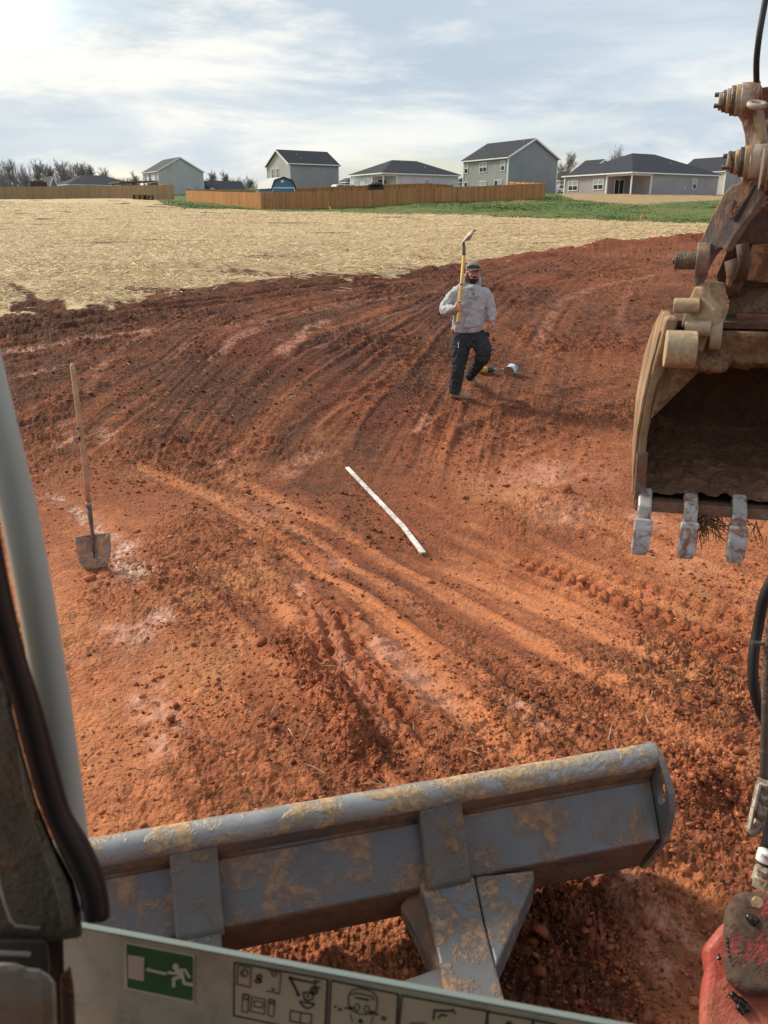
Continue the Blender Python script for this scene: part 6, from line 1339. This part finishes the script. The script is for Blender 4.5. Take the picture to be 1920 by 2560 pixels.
def wrapped(name, pts_px, mat, off, dy=-.25, n=10):
    """patch laid on the hoodie front"""
    tl, tr_, br, bl_ = pts_px; vs = []; 
    for j in range(n+1):
        for i in range(n+1):
            u, v = i/n, j/n; a = np.array(tl)*(1-u)+np.array(tr_)*u; b = np.array(bl_)*(1-u)+np.array(br)*u; q = a*(1-v)+b*v; vs.append(Mp(q[0], q[1], dy))
    m = MB(); m.add(vs, [(j*(n+1)+i, j*(n+1)+i+1, (j+1)*(n+1)+i+1, (j+1)*(n+1)+i) for j in range(n) for i in range(n)]); o = m.build(name, mat, person, smooth=True)
    w = o.modifiers.new('w', 'SHRINKWRAP'); w.target = hood; w.wrap_method = 'PROJECT'; w.use_project_y = True; w.use_positive_direction = True; w.use_negative_direction = False; w.offset = off; w.project_limit = .6
    s = o.modifiers.new('s', 'SOLIDIFY'); s.thickness = .008; s.offset = 1; return o
wrapped('pouch_pocket', [(1168, 788), (1206, 786), (1207, 819), (1158, 822)], M_HOOD, .010)
def chest_text(body, px, py, size, rot):
    cu = bpy.data.curves.new('chest_lettering', 'FONT'); cu.body = body; cu.size = size; cu.align_x = 'CENTER'; cu.extrude = .0
    tmp = bpy.data.objects.new('tmp', cu); COL.objects.link(tmp); dg = bpy.context.evaluated_depsgraph_get(); me = bpy.data.meshes.new_from_object(tmp.evaluated_get(dg)); bpy.data.objects.remove(tmp)
    c = Mp(px, py, -.25); ca, sa_ = math.cos(rot), math.sin(rot)
    for v in me.vertices: x, y = v.co.x, v.co.y; v.co = c+Vector((x*ca-y*sa_, 0, x*sa_+y*ca))
    o = bpy.data.objects.new('chest_lettering', me); COL.objects.link(o); o.parent = person; me.materials.append(M_INK)
    w = o.modifiers.new('w', 'SHRINKWRAP'); w.target = hood; w.wrap_method = 'PROJECT'; w.use_project_y = True; w.use_positive_direction = True; w.use_negative_direction = False; w.offset = .004; w.project_limit = .6
chest_text('EARTHWORX', 1188, 747, .026, .12)
g = MB()
for pl in ([(1183, 733), (1186, 741)], [(1186, 732), (1187, 741)], [(1190, 733), (1187, 741)], [(1184, 737), (1185.5, 741)]):
    a, b_ = Mp(*pl[0], -.25), Mp(*pl[1], -.25); g.bar(a, b_, .004, .005, up=(0, 1, 0))
g.bar(Mp(1183, 750.5, -.25), Mp(1199, 748, -.25), .004, .004, up=(0, 1, 0)); lg = g.build('chest_emblem', M_INK, person)
w = lg.modifiers.new('w', 'SHRINKWRAP'); w.target = hood; w.wrap_method = 'PROJECT'; w.use_project_y = True; w.use_positive_direction = True; w.use_negative_direction = False; w.offset = .004; w.project_limit = .6
for x0, x1 in ((1178, 1172), (1182, 1176)):
    d = MB(); d.tube([Mp(x0, 716, -.125), Mp((x0+x1)/2, 740, -.165), Mp(x1, 764, -.185)], .0022, 6); d.build('drawstring', M_RIB, person, smooth=True)
# ---- trousers
T = MB()
T.tube([Mp(1171, 822), Mp(1171, 835), Mp(1174, 850), Mp(1177, 866)], [(.185, .145), (.20, .15), (.205, .15), (.15, .13)], 22, upv=UPV)
T.tube([Mp(1153, 842), Mp(1153, 860, -.02), Mp(1151, 885, -.04), Mp(1147, 912, -.06), Mp(1142, 945, -.03), Mp(1138, 970, .0), Mp(1137, 983, .0)], [.115, .122, .108, .090, .082, .080, .078], 16)
T.tube([Mp(1193, 842), Mp(1203, 860, -.05), Mp(1209, 876, -.10), Mp(1209, 891, -.10), Mp(1196, 910, .08), Mp(1184, 926, .24), Mp(1174, 942, .40)], [.115, .118, .108, .096, .082, .074, .066], 16)
tro = T.build('trousers', M_PANTS, person); soft(tro, .010, 2, .042, .045)
c = MB(); c.frame(Mp(1146, 862, -.155), (1, 0, 0), (0, 1, 0), (0, 0, 1), .010, .008, .075); c.build('reflective_tab', plain('reflective_white', (.75, .75, .75), .4), person)
c = MB(); c.ball(Mp(1219, 836, .04), .04, 10, 8, (.8, .6, 1)); c.build('belt_pouch', M_DARK, person, smooth=True)
c = MB(); c.tube([Mp(1133, 818, .02), Mp(1131, 824, .0), Mp(1134, 829, .02)], .018, 8); c.build('orange_strap', M_ORANGE, person, smooth=True)
# ---- boots
def boot(heel, toe, ankle):
    d = (toe-heel); L = d.length; d.normalize(); s_ = d.cross(Vector((0, 0, 1))).normalized(); u = s_.cross(d); m = MB()
    path = [heel+d*L*t+u*h for t, h in ((.0, .05), (.10, .055), (.32, .055), (.55, .050), (.78, .044), (.94, .038), (1.0, .032))]
    m.tube(path, [(.032, .035), (.044, .048), (.046, .055), (.048, .048), (.053, .042), (.045, .034), (.022, .018)], 14, upv=u)
    m.tube([heel+d*L*.20+u*.05, heel+d*L*.2+u*.09, ankle], [.052, .054, .056], 14); o = m.build('boot', M_BOOT, person); soft(o, .007, 4, .008, .04)
    pr = [(0, -.030), (0, .030), (.10, .042), (.3, .040), (.55, .045), (.78, .052), (.93, .040), (1.02, .012), (1.02, -.012), (.93, -.040), (.78, -.052), (.55, -.045), (.3, -.040), (.10, -.042)]
    q = MB(); q.plate([heel+d*L*t+s_*w for t, w in pr], u*.030); q.build('sole', M_SOLE, o, bevel=.006)
    for k in range(3):
        l = MB(); c0 = heel+d*L*(.42+.09*k)+u*(.112-.014*k); l.tube([c0-s_*.03, c0+u*.008, c0+s_*.03], .004, 6); l.build('lace', M_DARK, o)
    return o
gy = lambda p: gh(p.x, p.y)
h1 = at(1126, 997, YM+.03); t1 = at(1177, 1000, YM-.06); h1.z = gy(h1)+.0; t1.z = gy(t1)+.0; boot(h1, t1, Mp(1137, 976))
t2 = LF.copy(); t2.x += .07; t2.z = gy(t2)+.0; h2 = at(1167, 948, LF.y+.12); boot(h2, t2, Mp(1174, 940, .42))
# ---- face, beard, cap
bm_ = MB(); hball(bm_, 0, .034, -.072, .060, .060, .056); hball(bm_, 0, .088, -.033, .034, .016, .010, 10, 6)
for s in (-1, 1): bm_.tube([Hp(s*.070, .012, .0), Hp(s*.066, .022, -.035), Hp(s*.052, .045, -.07)], [.009, .014, .018], 8)
brd = bm_.build('beard', plain('dark_beard', (.022, .013, .010), .9, var=.3, nscale=120), person); soft(brd, .006, 2)
m = MB(); hball(m, 0, .0955, -.050, .020, .006, .006, 10, 6); m.build('lips', plain('lips', (.34, .12, .10), .5), person, smooth=True)
for s in (-1, 1):
    e = MB(); hball(e, s*.031, .083, .020, .014, .010, .007, 10, 6); eo = e.build('eye', plain('eye_white', (.50, .44, .42), .3), person, smooth=True); e = MB(); hball(e, s*.031+.003, .0905, .020, .006, .004, .006, 8, 6); e.build('iris', M_DARK, eo, smooth=True)
    e = MB(); e.tube([Hp(s*.012, .094, .036), Hp(s*.032, .094, .042), Hp(s*.052, .080, .036)], [.005, .006, .004], 6); e.build('eyebrow', plain('brow', (.02, .012, .01), .9), person, smooth=True)
cp = MB(); vs = []; nr, ns = 7, 24
for i in range(nr):
    t = (math.pi/2)*i/(nr-1)
    for k in range(ns):
        a = 2*math.pi*k/ns; vs.append(Hp(.086*math.cos(t)*math.cos(a), -.004+.108*math.cos(t)*math.sin(a), .048+.105*math.sin(t)**.9))
cp.add(vs, [(i*ns+k, i*ns+(k+1) % ns, (i+1)*ns+(k+1) % ns, (i+1)*ns+k) for i in range(nr-1) for k in range(ns)]); M_CAP = cloth('grey_cap', (.30, .295, .28), (.17, .15, .13), .3); capo = cp.build('cap', M_CAP, person, smooth=True)
s_ = capo.modifiers.new('s', 'SOLIDIFY'); s_.thickness = .004
br = MB(); top = []; n = 12
for k in range(n+1):
    a = math.pi*(k/n); top.append((.086*math.cos(a), .06+.020*math.sin(a)))
outer = [(.090*math.cos(math.pi*k/n), .065+.105*math.sin(math.pi*k/n)) for k in range(n+1)]
drop = lambda r: -.10*(r/.09)**2*.28
vv = [Hp(r, f, .066+drop(r)) for r, f in top]+[Hp(r, f, .062+drop(r)) for r, f in outer]; vv += [p-hu*.006 for p in vv]; q = n+1
fs = [(k, k+1, q+k+1, q+k) for k in range(n)]+[(2*q+k, 3*q+k, 3*q+k+1, 2*q+k+1) for k in range(n)]+[(q+k, q+k+1, 3*q+k+1, 3*q+k) for k in range(n)]
br.add(vv, fs); br.build('cap_brim', plain('faded_pink_brim', (.22, .12, .10), .9), capo, smooth=True)
sg = MB(); vs = []
for k in range(15):
    a = math.radians(12+156*k/14)
    for u, rr in ((.074, 1.06), (.108, 1.02)): vs.append(Hp(.086*rr*math.cos(a), -.004+.108*rr*math.sin(a)*(1.0 if u < .08 else .93), u+(.006 if 3 < k < 11 else 0)))
sg.add(vs, [(2*k, 2*k+2, 2*k+3, 2*k+1) for k in range(14)]); gl = sg.build('sunglasses', glassy('smoked_lens', (.02, .022, .025), .15), person, smooth=True); s_ = gl.modifiers.new('s', 'SOLIDIFY'); s_.thickness = .005
# ================================================================== shovels
M_YELLOW = plain('yellow_handle', (.60, .36, .075), .5, var=.14, nscale=8); M_WOOD = plain('ash_handle', (.42, .255, .145), .7, var=.2, nscale=14)
M_SHSTEEL = muddy('shovel_steel', (.23, .24, .25), mud=(.44, .28, .175), amount=.60, scale=14, rough=.6, edge=.06); M_SHPALE = muddy('pale_shovel_steel', (.58, .56, .52), mud=(.50, .42, .32), amount=.4, scale=20, rough=.5)
sh = thing('carried_shovel', shv(0), 'shovel with yellow handle held upright against the man shoulder', 'shovel')
m = MB(); m.tube([shv(0), shv(.03), shv(.5), shv(1.0)], [.018, .0215, .021, .019], 14); m.build('handle', M_YELLOW, sh, smooth=True)
m = MB(); m.tube([shv(.545), shv(.56)], .0222, 14); m.build('grip_band', M_DARK, sh, smooth=True); m = MB(); m.tube([shv(-.008), shv(.022)], .0205, 14); m.build('end_cap', M_BRIGHT, sh, smooth=True)
m = MB(); m.tube([shv(.985), Mp(1160, 622, -.06), Mp(1159.5, 610, -.05), Mp(1157, 602, -.05)], [.021, .021, .018, .013], 12); m.build('socket', plain('grey_socket', (.14, .14, .15), .5), sh, smooth=True)
def blade_grid(fn, nu, nv, name, mat, parent, th=.006):
    m = MB(); m.add([fn(i/(nu-1), j/(nv-1)) for j in range(nv) for i in range(nu)], [(j*nu+i, j*nu+i+1, (j+1)*nu+i+1, (j+1)*nu+i) for j in range(nv-1) for i in range(nu-1)]); o = m.build(name, mat, parent, smooth=True); s = o.modifiers.new('s', 'SOLIDIFY'); s.thickness = th; return o
def cb(u, v):
    # spade seen nearly edge-on: root at the socket, tip up to the right and towards us
    root = Mp(1158, 604, -.05); tip = Mp(1184, 573, -.30); ax = tip-root; L = ax.length; ax.normalize(); lat = (Mp(1148, 611, -.16)-root); lat = (lat-ax*lat.dot(ax)).normalized(); nn = ax.cross(lat)
    w = .105*(1-.25*v)*math.sqrt(max(0, 1-max(0, v-.62)**2/.150)) if v > .62 else .105*(1-.12*v); s = (u-.5)*2
    return root+ax*(v*L*1.0-.03*abs(s)*(v < .1))+lat*s*w+nn*(.035*s*s-.02*math.sin(v*3.1))
blade_grid(cb, 11, 12, 'blade', M_SHPALE, sh)
# standing shovel at the left
S_b = G(240, 1416); st_ = thing('standing_shovel', S_b, 'round point shovel with worn wooden handle stuck upright in the ground at left', 'shovel')
YS = S_b.y; sp = lambda px, py, dy=0: at(px, py, YS+dy)
m = MB(); m.tube([sp(181, 909, .16), sp(181.3, 915, .16), sp(192, 1000, .13), sp(205, 1100, .10), sp(215, 1190, .07), sp(221.5, 1258, .05)], [.012, .0185, .0195, .0200, .0195, .0185], 16); m.build('handle', M_WOOD, st_, smooth=True)
for (a, b_, mt, r) in (((197.5, 1067), (198.5, 1073), M_DARK, .0206), ((200.5, 1089), (201.7, 1099), M_DARK, .0208), ((201.7, 1099.2), (202.1, 1102.5), plain('red_tape', (.35, .05, .06), .5), .0208)):
    m = MB(); f = lambda q: .16-(q[1]-909)/(1258-909)*.11; m.tube([sp(a[0], a[1], f(a)), sp(b_[0], b_[1], f(b_))], r, 16); m.build('tape_band', mt, st_, smooth=True)
m = MB(); m.tube([sp(221.3, 1255, .051), sp(222, 1268, .047)], .0215, 16); m.build('ferrule', plain('dull_ferrule', (.25, .22, .20), .5, metal=.4), st_, smooth=True)
m = MB(); m.tube([sp(222, 1267, .047), sp(227, 1300, .03), sp(231, 1332, .01), sp(233, 1352, -.01), sp(236, 1395, -.02)], [.0195, .0165, .013, .012, .004], 12); m.build('socket', muddy('rusty_socket', (.09, .075, .065), mud=(.22, .13, .08), amount=.45, scale=18, rough=.6), st_, smooth=True)
def sb(u, v):
    s = (u-.5)*2; l = np.array([(188.5, 1343.5), (190, 1375), (196, 1400), (206, 1420)]); r = np.array([(275.5, 1334.5), (278, 1365), (276, 1390), (268, 1418)]); k = v*3; i = min(2, int(k)); f = k-i
    A = l[i]*(1-f)+l[i+1]*f; Bq = r[i]*(1-f)+r[i+1]*f; q = A*(1-u)+Bq*u; q[1] += -6*math.exp(-(s/.25)**2)*(v < .02) + 6*(1-s*s)*(v > .9)
    return sp(q[0], q[1], -.035*s*s+.012-.015*v+.018*math.exp(-(s/.16)**2)*(1-v))
blade_grid(sb, 15, 13, 'blade', M_SHSTEEL, st_)
for s, a, b_ in ((0, (188.5, 1343), (226, 1338)), (1, (238, 1336), (275.5, 1334))):
    m = MB(); m.tube([sp(*a, -.02), sp(*b_, .0)], .006, 8); m.build('foot_rest', M_SHSTEEL, st_, smooth=True)
# ================================================================== loose things on the ground
P0, Pm, P1 = G(868, 1176), G(1006, 1322), G(1058, 1388); lt = MB(); up_ = Vector((0, 0, 1))
lp = [P0+up_*.03, P0.lerp(Pm, .5)+up_*.03, Pm+up_*.03, Pm.lerp(P1, .5)+up_*.025, P1+up_*.02]
for i in range(4):
    a, b_ = lp[i], lp[i+1]; a.z = max(a.z, gh(a.x, a.y)+.008); b_.z = max(b_.z, gh(b_.x, b_.y)+.008)
tv = []; 
for i, p in enumerate(lp):
    d = (lp[min(i+1, 4)]-lp[max(i-1, 0)]).normalized(); s_ = d.cross(up_).normalized(); n2 = s_.cross(d); w = .021+.004*(i/4)
    tv += [p+s_*w+n2*.009, p-s_*w+n2*.009, p-s_*w-n2*.009, p+s_*w-n2*.009]
lt.add(tv, [(4*i+k, 4*i+(k+1) % 4, 4*(i+1)+(k+1) % 4, 4*(i+1)+k) for i in range(4) for k in range(4)]+[(0, 1, 2, 3), (19, 18, 17, 16)])
o = lt.build('marking_lath', muddy('white_lath', (.76, .75, .70), mud=(.42, .28, .18), amount=.22, scale=22, rough=.7, edge=.05), bevel=.003); tag(o, 'long white strip lying across the hollow in the middle of the dirt', 'strip')
# tin lying on its side
cc = G(1276, 938); s = depth_of(cc)/FPX; ax = (at(1284, 905, cc.y+.10)-at(1272, 930, cc.y)).normalized(); r = 13.5*s; L = 26*s
c0 = cc+Vector((0, 0, r*.9)); ax = Vector((.42, .86, .12)).normalized(); tn = thing('tin_can', cc, 'white and blue tin lying on its side right of the man', 'tin')
tm = MT('tin_print', .35, .5); tp = tm.noise(tm.pos(), 26, 3, .5); tm.color(tm.mix(tm.ramp(tp, .52, .58), (.66, .72, .80), (.16, .24, .38)))
m = MB(); m.tube([c0-ax*L*.5, c0+ax*L*.5], r, 22); m.build('can_wall', tm.m, tn, smooth=True, auto=40); m = MB(); m.tube([c0-ax*(L*.5+.004), c0-ax*(L*.5-.004)], r*1.03, 22); rm = m.build('rim', M_METAL, tn, smooth=True, auto=40)
m = MB(); m.tube([c0-ax*(L*.5+.0055), c0-ax*(L*.5+.003)], r*.92, 22); m.build('can_end', plain('muddy_end', (.27, .13, .075), .9), tn, smooth=True, auto=40); m = MB(); m.tube([c0+ax*(L*.5-.004), c0+ax*(L*.5+.006)], r*1.03, 22); m.build('rim', M_METAL, tn, smooth=True, auto=40)
# power tool behind his foot
tc_ = G(1215, 934); td = Vector((1, .12, .02)).normalized(); tu = Vector((0, 0, 1)); tl = thing('power_saw', tc_, 'yellow and dark green cordless saw lying behind the man foot', 'power tool'); q = tc_+tu*.055
sS = depth_of(tc_)/FPX; yl = plain('tool_yellow', (.50, .30, .04), .45); gnm = plain('tool_green', (.020, .040, .028), .5)
m = MB(); m.tube([q-td*.7*.16, q-td*.7*.05, q+td*.7*.02], [.04, .05, .045], 12); m.build('motor_housing', yl, tl, smooth=True, auto=50); m = MB(); m.tube([q+td*.7*.02, q+td*.7*.12, q+td*.7*.15], [.048, .044, .03], 10); m.build('gear_case', gnm, tl, smooth=True, auto=50)
m = MB(); m.bar(q-td*.7*.15-tu*.02, q-td*.7*.30-tu*.02, .05, .06); m.build('battery', M_DARK, tl, bevel=.008); m = MB(); m.tube([q+td*.7*.15, q+td*.7*.20], .02, 10); m.build('blade_clamp', M_METAL, tl, smooth=True)
for z in (-.02, .02): m = MB(); m.tube([q+td*.7*.14+tu*z, q+td*.7*.24+tu*z, q+td*.7*.26], .006, 6); m.build('shoe_bar', M_METAL, tl)
m = MB(); m.bar(q+td*.7*.2, q+td*.7*.38+tu*.01, .004, .014); m.build('saw_blade', M_METAL, tl)
# dry stems and twigs scattered on the soil
def litter(n=420):
    m = MB(); rnd = random.Random(12)
    for i in range(n):
        px = rnd.uniform(20, 1900); py = rnd.uniform(760, 2200)
        if i % 3 == 0: px = rnd.gauss(420, 260); py = rnd.gauss(1010, 70)
        p = G(px, min(max(py, 745), 2300)); L = rnd.uniform(.03, .13); a = rnd.uniform(0, 6.28); d = Vector((math.cos(a), math.sin(a), rnd.uniform(-.05, .25)))*L; z = gh(p.x, p.y)+.012; p.z = z
        m.tube([p, p+d*.5+Vector((0, 0, rnd.uniform(0, .012))), p+d], [.0022*(1+p.y/14), .002*(1+p.y/14), .0008], 4, cap=False, tone=rnd.random())
    mt = MT('dry_stem', .8, .2); t = mt.attr('tone'); mt.color(mt.mix(t, (.16, .09, .05), (.60, .44, .27))); o = m.build('dry_stems', mt.m); tag(o, 'dry stems and root bits scattered over the dirt', 'stems', kind='stuff')
litter()
